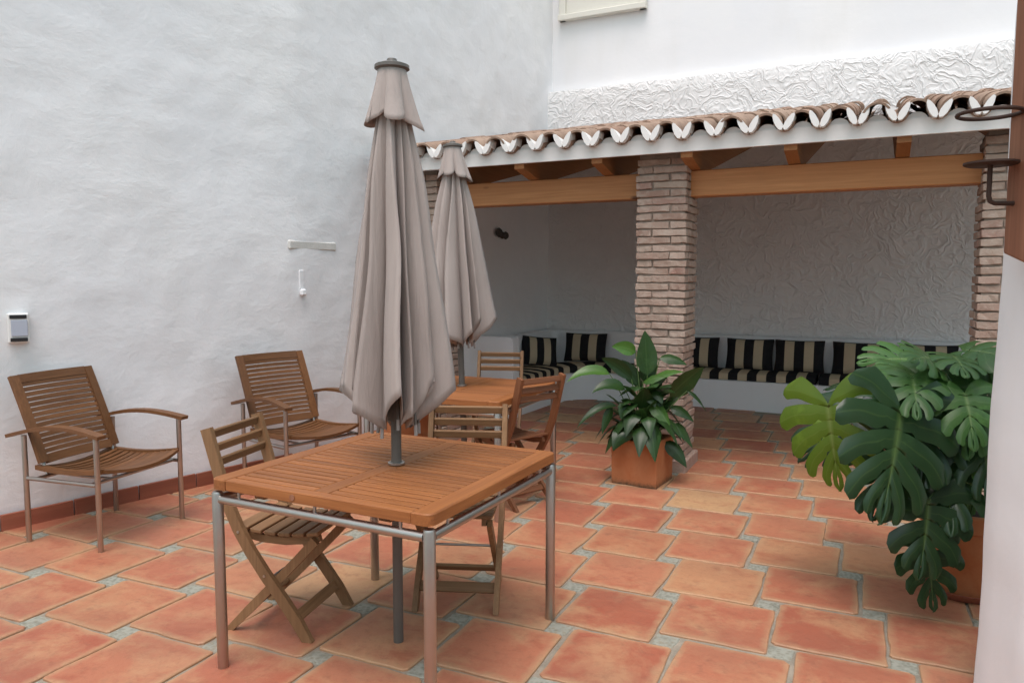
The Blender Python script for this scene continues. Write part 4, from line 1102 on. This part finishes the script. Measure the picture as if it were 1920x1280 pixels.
LM = (M_mon, M_monb, M_monm)
for b, d, n, L, mi, dr, sdx in S:
    n = (n - d * n.dot(d)).normalized(); x = d.cross(n).normalized()
    me = monstera_mesh(L, sdx, 6 if L > .33 else 5, dr, .18)
    o = link('leaf', me, LM[mi], mon, tuple(b)); mt = Matrix((x, d, n)).transposed(); o.rotation_euler = mt.to_euler()
    root = Vector((b.x * .12, b.y * .12, 0)); inv = mt.transposed()
    pts, rs = petiole(root, b, .011, .0065, out=Vector((b.x * .05, b.y * .05, .16 + .10 * max(0, .3 - b.z))))
    MB().tube([inv @ (Vector(p) - b) for p in pts], rs, 7, False).build('petiole', M_stem, o, smooth=True)

# ------------------------------------------------------------------ white pier at the right with old timber and iron pot holder
pier = empty('white_pier', (1.668, 2.25, 0), 0, 'white plastered pier at the right edge of the view', 'pier')
m = MB(); nzp = 70; W2, D2 = .75, .37
ring0 = [(.5, D2), (.2, D2), (.03, D2), (.012, D2 - .008), (.0, D2 - .03), (0, D2 * .7), (0, D2 * .4), (.0, .03), (.03, 0), (.4, 0), (W2, 0), (W2, D2)]
for j in range(nzp + 1):
    z = 3.6 * j / nzp
    for (x, y) in ring0:
        dx = .012 * noise.noise(Vector((y * 3, z * 1.6, 2))) + .004 * noise.noise(Vector((y * 9, z * 6, 7)))
        m.v.append((x + (dx + .012 * (z - 1.2)) * (x < .1), y + dx * .5 * (y < .1), z))
kk = len(ring0)
m.f = [(j * kk + i, j * kk + (i + 1) % kk, (j + 1) * kk + (i + 1) % kk, (j + 1) * kk + i) for j in range(nzp) for i in range(kk)] + [tuple(range(nzp * kk, nzp * kk + kk))]
m.build('plaster', M_smooth, pier, smooth=True, angle=50)
tm = MB(); prof = [(0, 1.560), (-.10, 1.528), (-.26, 1.50), (-.26, 3.5), (0, 3.5)]; n = len(prof)
for x in (0, .12): tm.v += [(x, y, z) for y, z in prof]
tm.f = [tuple(range(n)), tuple(reversed(range(n, 2 * n)))] + [(i, n + i, n + (i + 1) % n, (i + 1) % n) for i in range(n)]
post = tm.build('timber_post', M_post, loc=(1.578, 2.445, 0)); bv = post.modifiers.new('worn', 'BEVEL'); bv.width = .008; bv.segments = 2
tag(post, 'old brown timber upright fixed against the white pier', 'timber')
ph = empty('pot_holder', (1.580, 2.405, 1.70), 0, 'rusty iron ring and plate pot holder on the timber upright', 'pot holder')
rc = Vector((-.092, 0, .292)); rad_ = .088
MB().tube([(rc.x + rad_ * math.cos(a), rc.y + rad_ * math.sin(a), rc.z) for a in [2 * PI * i / 36 for i in range(37)]], .0065, 8, False).build('ring', M_iron, ph, smooth=True)
MB().lathe([(.001, .0), (.070, .0), (.077, .004), (.077, .010), (.001, .006)], 30, (-.079, 0, .133)).build('plate', M_iron, ph, smooth=True)
MB().tube([(.004, 0, .016), (-.062, 0, .016), (-.076, 0, .022), (-.081, 0, .038), (-.081, 0, .135)], .0075, 8).build('arm', M_iron, ph, smooth=True)
